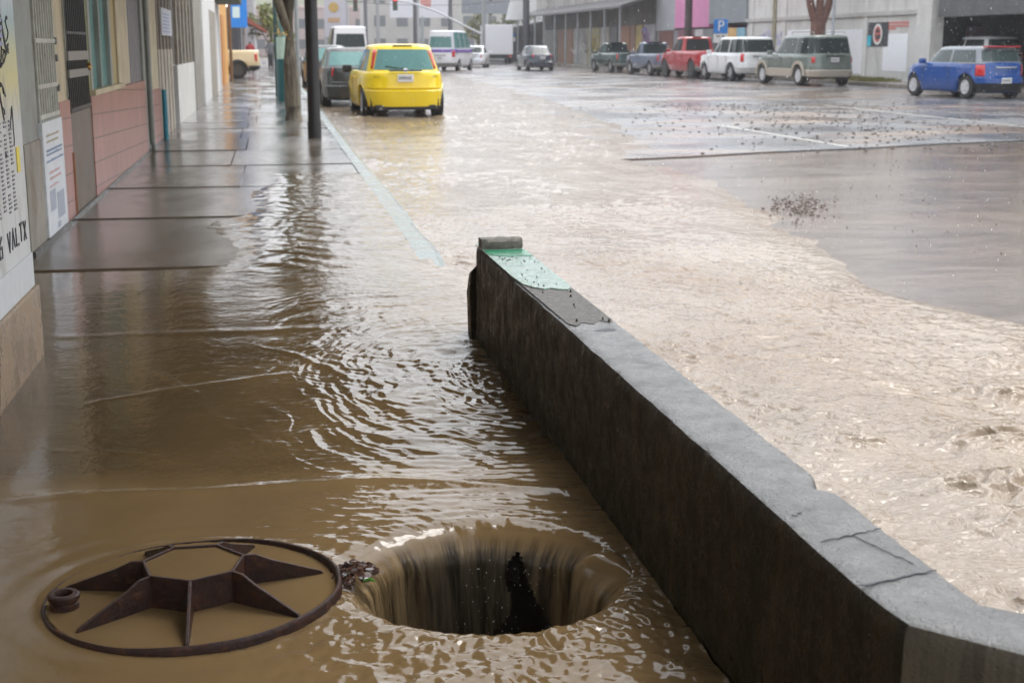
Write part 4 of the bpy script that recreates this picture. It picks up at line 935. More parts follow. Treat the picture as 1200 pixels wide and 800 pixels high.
class Car:
    """L,W,H; belt: list (y,z) of the body's upper line; gh: greenhouse (zb, zt, front base, front top, rear base, rear top); y=0 mid"""
    def __init__(s, name, sp, loc, rz, label, cat, group):
        s.sp = sp; L_, W_, H_ = sp['L'], sp['W'], sp['H']; r = sp.get('r', .32); wz = r
        s.e = e = empty(name, loc, rz, label, cat, group)
        paint = sp['paint']; zb = sp.get('clear', .2); belt = interp(sp['belt']); yf = yr = L_ / 2; hw = W_ / 2
        beltmax = max(b for a, b in sp['belt']); bz = sp['belt_z']
        bul = sp.get('bulge', .05)
        lv = [(zb, hw * .90, yf - .10, yr - .12), (zb + .06, hw * .965, yf - .03, yr - .04), (zb + .18, hw * .99, yf, yr - .005), (zb + (bz - zb) * .38, hw, yf, yr), (zb + (bz - zb) * .52, hw * .998, yf - .01, yr - .01),
              (zb + (bz - zb) * .56, hw * .992, yf - .03, yr - bul * .8), (zb + (bz - zb) * .8, hw * .985, yf - .07, yr - bul), (bz - .06, hw * .965, yf - .12, yr - bul * 1.25), (bz - .012, hw * .93, yf - .17, yr - bul * 1.6), (bz, hw * .90, yf - .2, yr - bul * 2)]
        ax = sp['axles']
        mb = MB(); stack(mb, lv, belt, ax, r + .055, wz, 120, sp.get('n', 5.5), .02); s.body = mb.build('body', paint, e, True)
        s.lv = lv; s.n_ = sp.get('n', 5.5)
        # dark underbody
        MB().bx(-hw * .78, hw * .78, -yr + .2, yf - .2, zb - .02, zb + .3).build('underbody', M['black'], e)
        # greenhouse
        s.gn = sp.get('gn', 6.)
        g0, g1, fb, ft, rb, rt = sp['gh']; hb = hw * sp.get('gw', .9); ht = hw * sp.get('gt', .74)
        s.gh = lambda z: (lambda t: (hb + (ht - hb) * t, fb + (ft - fb) * t, rb + (rt - rb) * t))(min(1, max(0, (z - g0) / (g1 - g0))))
        lvls = []
        for t in (0, .2, .5, .8, 1): hx, a, b = s.gh(g0 + (g1 - g0) * t); lvls.append((g0 + (g1 - g0) * t, hx, a, b))
        mb = MB(); R = []
        def ring(z, hx, a, b): cy = (a - b) / 2; hy = (a + b) / 2; return [(x, y + cy, z) for x, y in plan_ring(hx, hy, hy, s.gn, 96)]
        top = lvls[-1]
        lvls2 = lvls + [(g1 + .022, top[1] * .965, top[2] - .04, top[3] - .03), (g1 + .042, top[1] * .87, top[2] - .15, top[3] - .10), (g1 + .056, top[1] * .65, top[2] - .4, top[3] - .30), (g1 + .060, top[1] * .3, top[2] - .8, top[3] - .6)]
        mb.rings([ring(*l) for l in lvls2]); mb.build('cabin', sp.get('roofpaint', paint), e, True)
        s.g0, s.g1 = g0, g1
        # glass
        gm_ = sp.get('glass', M['glass_dark'])
        def cab(z):
            hx, a, b = s.gh(z); return hx, (a - b) / 2, (a + b) / 2
        def rear_grid(z0, z1, a0, a1, off, front=False, taper=0.):
            V_, F_ = [], []; nx, nz = 14, 6
            for j in range(nz + 1):
                z = z0 + (z1 - z0) * j / nz; hx, cy, hy = cab(z)
                for i in range(nx + 1):
                    u = (a0 + (a1 - a0) * i / nx) * (1 - taper * j / nz); x = u * hx; y = cy + (1 if front else -1) * (hy * sup(min(.999, abs(u)), s.gn) + off); V_.append((x, y, z))
            for j in range(nz):
                for i in range(nx): a = j * (nx + 1) + i; F_.append((a, a + 1, a + nx + 2, a + nx + 1))
            return V_, F_
        V_, F_ = rear_grid(g0 + sp.get('rw0', .06), g1 - sp.get('rw1', .05), -sp.get('rww', .84), sp.get('rww', .84), .008, False); MB().add(V_, F_).build('rear_window', sp.get('rglass', gm_), e, True)
        V_, F_ = rear_grid(g0 + .05, g1 - .05, -.85, .85, .008, True); MB().add(V_, F_).build('windscreen', gm_, e, True)
        for sg in (-1, 1):
            for (u0, u1, z0, z1) in sp['side']:      # y at belt level fraction positions given as absolute y
                mb = MB(); V_, F_ = [], []; ny, nz = 10, 5
                za, zb_ = g0 + .04, g1 - .05
                for j in range(nz + 1):
                    z = za + (zb_ - za) * j / nz; hx, cy, hy = cab(z); t = j / nz
                    ya = u0 + (z0 - u0) * t; yb = u1 + (z1 - u1) * t
                    for i in range(ny + 1):
                        y = ya + (yb - ya) * i / ny; u = min(.99, abs((y - cy) / hy)); V_.append((sg * (hx * sup(u, s.gn) + .007), y, z))
                for j in range(nz):
                    for i in range(ny): a = j * (ny + 1) + i; F_.append((a, a + 1, a + ny + 2, a + ny + 1))
                mb.add(V_, F_).build('side_window', gm_, e, True)
        # wheels
        for ay in ax:
            for sg in (-1, 1):
                wd = .21; cx = sg * (hw - (.165 if sp.get('n', 5.5) < 5 else .13))
                t_ = MB().lathe([(r * .62, -wd / 2), (r * .93, -wd / 2), (r, -wd / 2 + .03), (r, wd / 2 - .03), (r * .93, wd / 2), (r * .62, wd / 2)], (cx, ay, wz), 'x', 28, False)
                wh = t_.build('wheel', M['tyre'], e, True)
                rm = MB().lathe([(.01, -.02), (r * .60, -.02), (r * .64, .03), (r * .66, wd / 2 - .01), (r * .60, wd / 2), (r * .56, wd / 2 - .02), (.01, wd / 2 - .045)] if sg > 0 else [(.01, .02), (r * .60, .02), (r * .64, -.03), (r * .66, -wd / 2 + .01), (r * .60, -wd / 2), (r * .56, -wd / 2 + .02), (.01, -wd / 2 + .045)], (cx, ay, wz), 'x', 24)
                rr_ = rm.build('rim', sp.get('rimmat', M['rim_dark']), wh, True)
                mb = MB()
                for q in range(sp.get('spokes', 6)):
                    a = 2 * PI * q / sp.get('spokes', 6) + .3; c_ = r * .33
                    mb.box((cx + sg * (wd / 2 - .02), ay + math.cos(a) * c_, wz + math.sin(a) * c_), (.03, r * .60, r * .17), 0, a)
                mb.lathe([(.01, -.02), (r * .2, -.02), (r * .2, .02), (.01, .025)], (cx + sg * (wd / 2 - .02), ay, wz), 'x', 12)
                ringarc_x = MB()
                mb.build('spokes', sp.get('rimmat', M['rim']), wh)
        # tail lamps
        for sg in (-1, 1):
            s.lamp(sg, *sp['lamp'])
        s.rear_band('bumper', zb + .02, zb + (bz - zb) * sp.get('bumph', .42), .035, sp.get('bumper', paint))
        # plate
        pz = sp.get('plate', bz - .35); y = -yr + bul - .045 if pz > zb + (bz - zb) * .5 else -yr - .045
        pl = MB().bx(-.16, .16, y - .012, y, pz - .075, pz + .075).build('licence_plate', M['plate'], e, False, .006)
        mb = MB(); [mb.bx(-.125 + i * .042, -.125 + i * .042 + .022, y - .015, y - .0125, pz - .03, pz + .03) for i in range(6)]; mb.build('plate_marks', M['ink'], pl)
        # handle strip on tailgate
        hz_ = sp.get('handle', pz + .13)
        MB().bx(-.33, .33, -yr + bul - .05, -yr + bul - .0, hz_, hz_ + .03).build('tailgate_handle', sp.get('handlemat', M['black']), e, False, .006)
        # mirrors, side door lines
        for sg in (-1, 1):
            my = sp['side'][-1][1] - .12
            MB().box((sg * (hw + .06), my, g0 + .06), (.2, .12, .15)).build('mirror', sp.get('mirrormat', paint), e, False, .03)
        mb = MB()
        for yy in sp.get('doors', []):
            for sg in (-1, 1): mb.box((sg * hw * .999, yy, (zb + bz) / 2 + .03), (.006, .012, (bz - zb) * .62))
        if sp.get('doors'): mb.build('door_seams', M['black'], e)
        mb = MB()
        for yy in sp.get('doors', [])[:-1]:
            for sg in (-1, 1): mb.box((sg * (hw * .99 + .015), yy + .14, bz - .13), (.03, .16, .03))
        if len(sp.get('doors', [])) > 1: mb.build('door_handles', sp.get('hmat', paint), e, False, .006)
        if sp.get('wiper'):
            z0 = g0 + sp.get('rw0', .06) + .02; hx, cy, hy = cab(z0); hx2, cy2, hy2 = cab(z0 + .08)
            MB().tube([(.06, cy - hy - .03, z0), (-.12, cy - hy - .03, z0 + .015), (-.38, cy2 - hy2 - .02, z0 + .05)], .010, 6).build('wiper', M['black'], e)
    def rear_y(s, x, z):
        L_ = s.lv
        zs = [l[0] for l in L_]; hx = float(np.interp(z, zs, [l[1] for l in L_])); yr = float(np.interp(z, zs, [l[3] for l in L_]))
        return -yr * sup(min(.9995, abs(x) / hx), s.n_), hx
    def rear_band(s, name, z0, z1, off, mat, side=.62):
        e = s.e; V_, F_ = [], []; rows = [(z0, 0.), (z0 + .03, off), (z1 - .03, off), (z1, 0.)]; N = 40
        for z, o in rows:
            zs = [l[0] for l in s.lv]; hx = float(np.interp(z, zs, [l[1] for l in s.lv])); yr = float(np.interp(z, zs, [l[3] for l in s.lv]))
            for i in range(N + 1):
                ee = 2. / s.n_; lim_ = -(min(s.sp['axles']) - s.sp.get('r', .32) - .07); ts = math.asin(min(.999, (lim_ / (yr + o)) ** (1 / ee)))
                t = PI + ts + (PI - 2 * ts) * i / N; c_, s_ = math.cos(t), math.sin(t)
                x = (hx + o * .3) * math.copysign(abs(c_) ** ee, c_); y = -(yr + o) * abs(s_) ** ee; V_.append((x, y, z))
        for j in range(len(rows) - 1):
            for i in range(N): a = j * (N + 1) + i; F_.append((a, a + 1, a + N + 2, a + N + 1))
        # keep only part behind the rear wheel arch
        lim = min(s.sp['axles']) - s.sp.get('r', .32) - .06
        V2 = V_
        return MB().add(V2, F_).build(name, mat, e, True)
    def lamp(s, sg, x0, x1, z0, z1, lean=0., where='body', wrap=.1):
        """lamp cluster between fractions x0..x1 of the half width, wrapping round the corner"""
        e = s.e; V_, F_ = [], []; nx, nz = 8, 6
        for j in range(nz + 1):
            z = z0 + (z1 - z0) * j / nz
            for i in range(nx + 1):
                u = x0 + (x1 - x0) * i / nx - lean * j / nz
                # walk along the corner: first across the back, then forward along the flank
                if where == 'body': zs = [l[0] for l in s.lv]; hx = float(np.interp(z, zs, [l[1] for l in s.lv])); hy = float(np.interp(z, zs, [l[3] for l in s.lv])); cy = 0; nn_ = s.n_
                else: hx, a, b = s.gh(z); cy = (a - b) / 2; hy = (a + b) / 2; nn_ = s.gn
                q = (i / nx); ta = math.atan2(sup(min(.9999, x0 - lean * j / nz), nn_) ** (nn_ / 2), (x0 - lean * j / nz) ** (nn_ / 2)); fw = 1 - (wrap / hy); tb = math.atan2(fw ** (nn_ / 2), sup(fw, nn_) ** (nn_ / 2))
                t = ta + (tb - ta) * q; x = (hx + .010) * math.cos(t) ** (2 / nn_); y = cy - (hy + .014) * math.sin(t) ** (2 / nn_)
                V_.append((sg * x, y, z))
        for j in range(nz):
            for i in range(nx): a = j * (nx + 1) + i; F_.append((a, a + 1, a + nx + 2, a + nx + 1))
        o = MB().add(V_, F_).build('taillight', M['red_lamp'], e, True)
        md = o.modifiers.new('s', 'SOLIDIFY'); md.thickness = .015; md.offset = 0
        return o
def hatch(paint, L_=4.15, W_=1.70, H_=1.43, **kw):
    h = L_ / 2; d = dict(L=L_, W=W_, H=H_, paint=paint, belt_z=.93, belt=[(-h, .93), (h * .3, .93), (h * .45, .88), (h * .97, .66), (h, .6)], gh=(.90, H_ - .058, h * .42, h * .02, h - .16, h - .48), r=.31, axles=(-h + .72, h - .83),
        side=[(-h + .5, -.15, -h + .75, -.15), (-.08, h * .33, -.08, .08)], lamp=(.88, .999, .95, 1.31, .0, 'cab'), doors=(-.85, -.1, .95), wiper=True, plate=.78, clear=.19, n=4.2, gn=4.6)
    d.update(kw); return d
def sedan(paint, L_=4.5, W_=1.74, H_=1.44, **kw):
    h = L_ / 2; d = dict(L=L_, W=W_, H=H_, paint=paint, belt_z=.95, belt=[(-h, .93), (-h * .5, .95), (h * .4, .92), (h * .97, .68), (h, .62)], gh=(.92, H_ - .058, h * .42, h * .08, h * .72, h * .42), r=.31, axles=(-h + .95, h - .88), bulge=.06,
        side=[(-h * .58, -.2, -h * .38, -.2), (-.12, h * .35, -.12, h * .1)], lamp=(.62, .98, .68, .86, 0., 'body'), doors=(-.95, -.12, .95), plate=.72, clear=.2, bumph=.45, n=4.4, gn=4.6)
    d.update(kw); return d
def suv(paint, L_=4.8, W_=1.88, H_=1.82, **kw):
    h = L_ / 2; d = dict(L=L_, W=W_, H=H_, paint=paint, belt_z=1.15, belt=[(-h, 1.15), (h * .35, 1.15), (h * .45, 1.10), (h * .95, .98), (h, .9)], gh=(1.12, H_ - .058, h * .42, h * .14, h - .13, h - .30), gw=.93, gt=.80, r=.37, axles=(-h + 1.0, h - .9), bulge=.03,
        side=[(-h + .25, -h * .46, -h + .38, -h * .46), (-h * .42, -.12, -h * .42, -.12), (-.06, h * .36, -.06, h * .16)], lamp=(.86, .999, .78, 1.05, 0., 'body'), doors=(-.95, -.08, .95), plate=.88, clear=.30, bumph=.34, rw0=.05, rw1=.06)
    d.update(kw); return d
def pickup(paint, L_=5.0, W_=1.76, H_=1.62, cabrear=.05, **kw):
    h = L_ / 2; d = dict(L=L_, W=W_, H=H_, paint=paint, belt_z=1.05, belt=[(-h, 1.05), (h * .4, 1.05), (h * .48, 1.02), (h * .95, .9), (h, .8)], gh=(1.02, H_ - .058, h * .46, h * .24, -cabrear, -cabrear - .12), gw=.92, gt=.78, r=.35, axles=(-h + 1.05, h - .85), bulge=.02, n=7,
        side=[(cabrear + .2, h * .40, cabrear + .25, h * .25)], lamp=(.88, .999, .70, 1.0, 0., 'body'), doors=(cabrear + .12, 1.2), plate=.60, clear=.32, bumph=.26, bumper=M['trim'], handle=.93)
    d.update(kw); return d
G = 'vehicles parked along the flooded street'
yel = carpaint('yellow_car_paint', (.85, .62, .005), .10)
ycar = Car('parked_hatchback', hatch(yel, 4.15, 1.78, 1.47, gw=.90, gt=.70, glass=M['glass_teal'], lamp=(.80, .999, .98, 1.35, .0, 'cab', .16), mirrormat=M['black'], handle=.93, rww=.78, plate=.80, bumph=.52, rimmat=M['rim']), (2.62, 30.15, -.13), rad(1.5), 'bright yellow hatchback seen from behind, standing in brown flood water', 'car', G)
e = ycar.e
ycar.rear_band('bumper_step', .60, .63, .045, yel)
MB().bx(-.62, .62, -2.02, -1.7, .17, .27).build('valance', M['black'], e, False, .02)
MB().tube([(-.5, -1.7, .2), (-.5, -2.09, .2)], .03, 10).build('exhaust', M['trim'], e)
mb = MB()
for q0, q1 in (((-.66, .64), (-.66, .92)), ((.66, .64), (.66, .92)), ((-.66, .64), (.66, .64))): mb.tube([(q0[0], ycar.rear_y(q0[0], q0[1])[0] - .003, q0[1]), (q1[0], ycar.rear_y(q1[0], q1[1])[0] - .003, q1[1])], .006, 5)
mb.build('tailgate_seam', M['black'], e)
MB().bx(-.2, .2, -2.0 + .40, -2.0 + .46, 1.425, 1.45).build('high_brake_light', M['black'], e, False, .01)
text('badge', '300', .07, (.60, -2.02, .83), (rad(90), 0, 0), M['ink'], e); text('badge', 'ikon', .07, (-.58, -2.02, .83), (rad(90), 0, 0), M['ink'], e)
MB().lathe([(.001, -.02), (.045, -.02), (.045, .0), (.001, .0)], (0, -2.03, .955), 'y', 20).build('emblem', M['chrome'], e, True)

dk1 = carpaint('charcoal_car_paint', (.05, .055, .06), .2); dk2 = carpaint('dark_grey_car_paint', (.035, .037, .04), .2)
Car('parked_car', sedan(dk2, 4.3, 1.68, 1.40, glass=M['glass_teal'], lamp=(.66, .98, .74, .92, 0., 'body')), (1.98, 35.0, -.13), rad(.5), 'black hatchback half hidden in front of the yellow car', 'car', G)
Car('parked_car', sedan(dk1, 4.4, 1.72, 1.46, glass=M['glass_teal'], lamp=(.62, .98, .74, .93, 0., 'body')), (1.95, 50.5, -.13), rad(0), 'dark grey car with red tail light, second ahead of the yellow car by the curb', 'car', G)
# passenger van
white = carpaint('white_van_paint', (.72, .73, .76), .12)
h = 2.5
van = dict(L=5.2, W=1.85, H=2.3, paint=white, belt_z=1.30, belt=[(-2.6, 1.3), (1.6, 1.3), (2.1, 1.15), (2.6, .8)], gh=(1.27, 2.24, 2.0, 1.2, 2.55, 2.42), gw=.965, gt=.82, r=.33, axles=(-1.55, 1.5), bulge=.02,
    side=[(-2.3, -1.25, -2.2, -1.25), (-1.15, -.05, -1.15, -.05), (.05, 1.5, .05, 1.1)], lamp=(.88, .999, .80, 1.15, 0., 'body'), doors=(-.1, .6), plate=.75, clear=.25, bumph=.22, bumper=M['trim'], glass=M['glass_teal'], rw0=.06, rw1=.28, rww=.86)
vc = Car('passenger_van', van, (10.6, 83.0, -.13), rad(-21), 'white passenger van with violet stripe driving away in the centre', 'van', None)
vio = plain('violet_stripe', (.16, .08, .42), .3)
vc.rear_band('rear_stripe', 1.06, 1.24, .012, vio)
MB().bx(-.936, .936, -2.2, 1.6, 1.06, 1.22).build('side_stripe', vio, vc.e)
Car('parked_car', sedan(white, 4.3, 1.7, 1.45), (14.0, 96.0, -.13), rad(-14), 'white car just right of the passenger van', 'car', 'cars driving down the street')
# box truck
tr = empty('box_truck', (18.6, 116, -.13), rad(-6), 'white box truck farther down the street right of the van', 'truck')
MB().bx(-1.2, 1.2, -3.4, 2.0, .75, 3.1).build('cargo_box', white, tr, False, .03); MB().bx(-1.12, 1.12, 2.1, 3.7, .5, 2.4).build('truck_cab', white, tr, False, .12); MB().bx(-1.1, 1.1, -3.45, 3.5, .42, .75).build('chassis', M['black'], tr)
MB().bx(-.9, .9, 3.68, 3.73, 1.4, 2.1).build('windscreen', M['glass_dark'], tr)
for yy in (-2.2, 2.6):
    for sg in (-1, 1): MB().lathe([(.2, -.12), (.42, -.12), (.45, 0), (.42, .12), (.2, .12)], (sg * 1.0, yy, .45), 'x', 20).build('wheel', M['tyre'], tr, True)
for sg in (-1, 1): MB().bx(sg * .95 - .1, sg * .95 + .1, -3.48, -3.44, .55, .72).build('taillight', M['red_lamp'], tr)
# cars at the back of the curb lane
Car('parked_van', dict(van, paint=white, H=2.1, glass=M['glass_dark']), (3.6, 66, -.13), rad(0), 'white van in the curb lane beyond the dark cars', 'van', G)
Car('distant_car', sedan(white, 4.4, 1.75, 1.46), (6.4, 101, -.13), rad(0), 'pale car far down the left lane behind the yellow roof', 'car', 'cars driving down the street')
Car('distant_car', sedan(carpaint('silver_paint', (.5, .5, .52), .15), 4.4, 1.75, 1.46), (23.6, 125, -.1), rad(0), 'silver car far off beside the striped shed', 'car', 'cars driving down the street')
# right hand row
Car('moving_sedan', sedan(carpaint('night_blue_paint', (.03, .04, .06), .2), 4.5, 1.74, 1.45, lamp=(.60, .98, .78, .94, 0., 'body'), rww=.8, rglass=plain('dull_rear_glass', (.03, .035, .04), .45), handle=.86, handlemat=M['chrome'], plate=.74), (15.75, 83.4, -.13), rad(1), 'dark blue sedan with chrome tailgate strip, alone in the right lane', 'car', 'cars driving down the street')
def right(px_x, y, **k_): return (px_x, y, -.13)
Car('parked_pickup', pickup(carpaint('dark_green_paint', (.018, .05, .045), .2), 4.8, 1.74, 1.62), (19.1, 76.6, -.13), rad(5), 'dark green pickup, farthest of the parked row on the right', 'pickup truck', G)
Car('parked_pickup', pickup(carpaint('slate_blue_paint', (.09, .11, .17), .2), 4.8, 1.74, 1.62), (19.1, 68.5, -.13), rad(5), 'slate blue grey pickup between the green and the red pickups', 'pickup truck', G)
Car('parked_pickup', pickup(carpaint('red_pickup_paint', (.36, .018, .025), .2), 5.2, 1.88, 1.85, .0, belt_z=1.2, belt=[(-2.6, 1.2), (1.1, 1.2), (1.25, 1.17), (2.5, 1.05), (2.6, .95)], gh=(1.17, 1.79, 1.25, .75, .15, .05), side=[(-.05, .5, .0, .5), (.56, 1.15, .56, .75)], r=.42, doors=(-.5, .35, 1.2), plate=.7, handle=1.05, rimmat=M['rim_dark'], rww=.7), (19.4, 62.6, -.13), rad(5), 'tall red crew cab pickup with big tyres', 'pickup truck', G)
wsv = Car('parked_suv', suv(carpaint('silver_white_paint', (.68, .69, .70), .12), 4.7, 1.88, 1.80, lamp=(.86, .999, .80, 1.12, 0., 'body'), bumper=carpaint('light_grey_paint', (.5, .5, .5), .2)), (19.55, 57.3, -.13), rad(5), 'silver white SUV between the red pickup and the grey green SUV', 'SUV', G)
gsv = Car('parked_suv', suv(carpaint('grey_green_paint', (.13, .16, .14), .15), 4.95, 1.92, 1.82, bumper=carpaint('beige_cladding', (.42, .38, .32), .2), lamp=(.84, .999, .84, 1.04, 0., 'body'), rimmat=plain('bright_alloy', (.6, .61, .63), .35, .2), plate=.94), (19.75, 50.3, -.13), rad(5), 'grey green SUV with beige lower trim and roof rails, in front of the tree', 'SUV', G)
bei = carpaint('beige_cladding_side', (.42, .38, .32), .2)
for sg in (-1, 1):
    MB().bx(sg * .955 - .02, sg * .955 + .02, -.98, 1.05, .33, .62).build('side_cladding', bei, gsv.e, False, .01)
    for ay in (-1.475, 1.575):
        mb = MB()
        for i in range(18):
            a = PI * i / 18; b = PI * (i + 1) / 18
            q = [(ay + r_ * math.cos(t), .37 + r_ * math.sin(t)) for r_, t in ((.42, a), (.53, a), (.53, b), (.42, b))]
            mb.rings([[(sg * .93, *t) for t in q], [(sg * .985, *t) for t in q]])
        mb.build('wheel_arch_trim', bei, gsv.e)
    MB().tube([(sg * .62, -2.0, 1.86), (sg * .62, -1.9, 1.92), (sg * .62, -.3, 1.93), (sg * .62, -.2, 1.86)], .018, 6).build('roof_rail', M['trim'], gsv.e)
# blue hatch
blu = carpaint('blue_car_paint', (.002, .06, .27), .05)
mini = hatch(blu, 3.95, 1.72, 1.43, belt_z=.98, belt=[(-1.975, .98), (1.0, .98), (1.12, .96), (1.8, .82), (1.975, .7)], gh=(.95, 1.372, 1.0, .40, 1.86, 1.66), gw=.93, gt=.80, r=.32, axles=(-1.27, 1.28), side=[(-1.58, -.55, -1.46, -.55), (-.47, .80, -.47, .32)], lamp=(.86, .999, .62, .92, 0., 'body'), roofpaint=carpaint('grey_roof_paint', (.25, .27, .30), .1), doors=(-.55, .75), plate=.50, rimmat=plain('bright_alloy', (.6, .61, .63), .35, .2), handle=.84, handlemat=M['chrome'], glass=plain('pale_car_glass', (.04, .065, .065), .25), bumph=.36, bumper=M['black'], clear=.18, rww=.80, wiper=False)
bc = Car('parked_hatchback', mini, (19.6, 37.6, -.13), rad(7), 'blue compact hatchback with grey roof and red roof spoiler, nearest on the right', 'car', G)
MB().bx(-.56, .56, -1.80, -1.62, 1.385, 1.425).build('roof_spoiler', plain('red_roof_paint', (.45, .02, .03), .3), bc.e, False, .02)
bc.rear_band('rear_lower_panel', .40, .60, .04, blu)
# silver car in the garage
Car('garaged_car', hatch(carpaint('silver_car_paint', (.72, .73, .74), .05), 4.2, 1.76, 1.62, belt_z=1.02, gh=(1.0, 1.56, .9, .3, 1.95, 1.7), lamp=(.84, .999, .8, 1.1, 0., 'body'), side=[(-1.6, -.3, -1.45, -.3), (-.2, .7, -.2, .3)]), (25.35, 47.6, .02), rad(2), 'silver car parked inside the dark garage bay', 'car', G)
# beige pickup crossing the sidewalk, tail towards the street
bp = Car('parked_pickup', pickup(carpaint('beige_pickup_paint', (.68, .55, .33), .1), 5.2, 1.85, 1.75, .3, r=.36, belt_z=1.12, belt=[(-2.6, 1.12), (1.0, 1.12), (1.25, 1.1), (2.5, 1.0), (2.6, .9)], gh=(1.1, 1.72, 1.2, .7, -.3, -.42), axles=(-1.72, 1.7), bumper=M['black'], rimmat=M['rim_dark']), (-2.98, 58.6, .0), rad(90), 'beige pickup backed out over the sidewalk from the left, tail to the street', 'pickup truck', G)

# ------------------------------------------------------------------ poles, signs, signals
k = weathered('black_pole_paint', (.018, .018, .018), .35, .3, 8, .001)
o = MB().tube([(.60, 20.1, -.05), (.60, 20.1, .25)], .098, 20).tube([(.60, 20.1, .2), (.60, 20.12, 4.2), (.6, 20.14, 7.5)], [.09, .088, .07], 20).build('street_pole', k, None, True)
tag(o, 'thick black steel pole rising from the sidewalk near the curb', 'pole')
ps = empty('poster_pole', (.33, 33.5, 0), 0, 'teal and dark pole wrapped with pale posters behind the tree', 'pole')
MB().tube([(0, 0, 0), (0, 0, 1.0)], .17, 12).build('pole_base', plain('dark_teal', (.01, .10, .11), .4), ps, True)
MB().tube([(0, 0, .45), (0, 0, 7)], .09, 12).build('pole', plain('grey_teal', (.12, .24, .24), .4), ps, True)
MB().lathe([(.155, .0), (.155, .95)], (0, 0, .55), 'z', 16).build('poster_wrap', plain('pale_green_poster', (.45, .58, .50), .5), ps, True)
for (x, y, r_, h_, lb) in [(.18, 37, .05, 7, 'thin dark green pole left of the poster pole'), (.6, 30.5, .045, 6, 'thin pale grey pole between tree and poster pole')]:
    tag(MB().tube([(x, y, 0), (x, y, h_)], r_, 10).build('thin_pole', plain('pole_paint' + lb[:9], (.02, .06, .055) if x < .3 else (.32, .34, .35), .4), None, True), lb, 'pole')
def bark(name, c0, c1):
    k = NT(name); n = k.noise(k.obj((6, 6, 1)), 3, 6, .7, .6); k.l(k.ramp(n, [(.35, c0), (.65, c1)]), k.b.inputs['Base Color']); k.b.inputs['Roughness'].default_value = .6; k.l(k.bump(n, .03), k.b.inputs['Normal']); return k.m
def leafcloud(mb, c, r, n, s):
    for _ in range(n):
        d = Vector((random.gauss(0, 1), random.gauss(0, 1), random.gauss(0, .8))); d = d.normalized() * r * random.random() ** .4; p = Vector(c) + d
        a = Vector((random.uniform(-1, 1), random.uniform(-1, 1), random.uniform(-1, 1))).normalized() * s; b = a.cross(Vector((random.uniform(-1, 1), random.uniform(-1, 1), 1))).normalized() * s * .6
        mb.add([p - a, p + b, p + a, p - b], [(0, 1, 2, 3)])
def leafmat(name, col):
    k = NT(name); n = k.noise(k.pos(), 1.3, 4, .7); k.l(k.ramp(n, [(.3, tuple(x * .5 for x in col)), (.7, tuple(x * 1.5 for x in col))]), k.b.inputs['Base Color']); k.b.inputs['Roughness'].default_value = .6; return k.m
t1 = empty('street_tree', (.40, 25.2, 0), 0, 'mottled brown tree trunk rising from the sidewalk right behind the black pole', 'tree')
mb = MB(); mb.tube([(0, 0, -.05), (-.02, 0, .25), (-.04, 0, 1.0), (-.03, .05, 2.2), (.05, .1, 3.6), (.15, .1, 5.2)], [.19, .135, .12, .12, .11, .07], 14)
mb.tube([(-.03, .05, 1.5), (-.12, .0, 1.75), (-.22, .0, 2.1), (-.35, -.05, 3.0), (-.5, 0, 4.4)], [.07, .085, .085, .075, .05], 10)
mb.tube([(.0, .1, 3.2), (.4, .4, 4.4), (.6, .5, 5.4)], [.06, .05, .03], 8)
mb.build('trunk', bark('mottled_bark', (.05, .035, .025), (.26, .22, .15)), t1, True)
mb = MB(); [leafcloud(mb, c_, .55, 130, .06) for c_ in ((-.4, .0, 4.8), (.2, .1, 5.5), (.7, .5, 5.7), (-.1, .4, 5.9))]; mb.build('crown', leafmat('tree_leaf', (.06, .08, .02)), t1)
mb = MB(); leafcloud(mb, (-.22, -.1, 1.55), .12, 14, .03); leafcloud(mb, (-.1, -.14, 1.5), .1, 8, .03); mb.build('yellow_leaves', plain('yellow_leaf', (.7, .4, .03), .5), t1)
t2 = empty('street_tree', (22.0, 54.6, -.02), 0, 'reddish brown tree with three upright limbs behind the grey green SUV', 'tree')
mb = MB(); mb.tube([(0, 0, -.1), (0, 0, 1.0), (0, 0, 2.3)], [.36, .30, .30], 14)
for p in ([(-.1, 0, 2.1), (-.35, 0, 2.9), (-.6, 0, 4.0), (-.9, .2, 6)], [(.0, 0, 2.2), (.05, 0, 3.2), (.1, .1, 6)], [(.12, 0, 2.1), (.4, 0, 2.9), (.62, 0, 4.2), (1.0, -.2, 6.2)]): mb.tube(p, [.17, .16, .13, .08][:len(p)], 10)
mb.build('trunk', bark('red_brown_bark', (.09, .035, .025), (.20, .09, .06)), t2, True)
mb = MB(); [leafcloud(mb, (random.uniform(-1.6, 1.6), random.uniform(-1.2, 1.2), random.uniform(5.6, 7.6)), .7, 140, .1) for _ in range(12)]; mb.build('crown', leafmat('tree_leaf_dark', (.05, .07, .02)), t2)
def bush_tree(name, loc, s, col, lb, n=16, th=1.2):
    t = empty(name, loc, 0, lb, 'tree'); mb = MB(); mb.tube([(0, 0, 0), (.05 * s, 0, th * s), (.0, 0, 2.0 * s)], [.12 * s, .09 * s, .04 * s], 8)
    for a in range(4): mb.tube([(0, 0, th * s * .9), (math.cos(a * 1.6) * .5 * s, math.sin(a * 1.6) * .5 * s, 1.9 * s)], [.06 * s, .02 * s], 6)
    mb.build('trunk', bark('far_bark', (.05, .04, .03), (.12, .1, .07)), t, True)
    mb = MB()
    for _ in range(n): leafcloud(mb, (random.gauss(0, .55) * s, random.gauss(0, .55) * s, random.uniform(1.4, 3.0) * s), .45 * s, 110, .10 * s)
    mb.build('crown', leafmat('leaf_' + lb[:8], col), t); return t
bush_tree('roadside_tree', (.15, 96, -.02), 1.25, (.20, .24, .05), 'yellow green round tree at the far end of the left sidewalk', 14, 1.0)
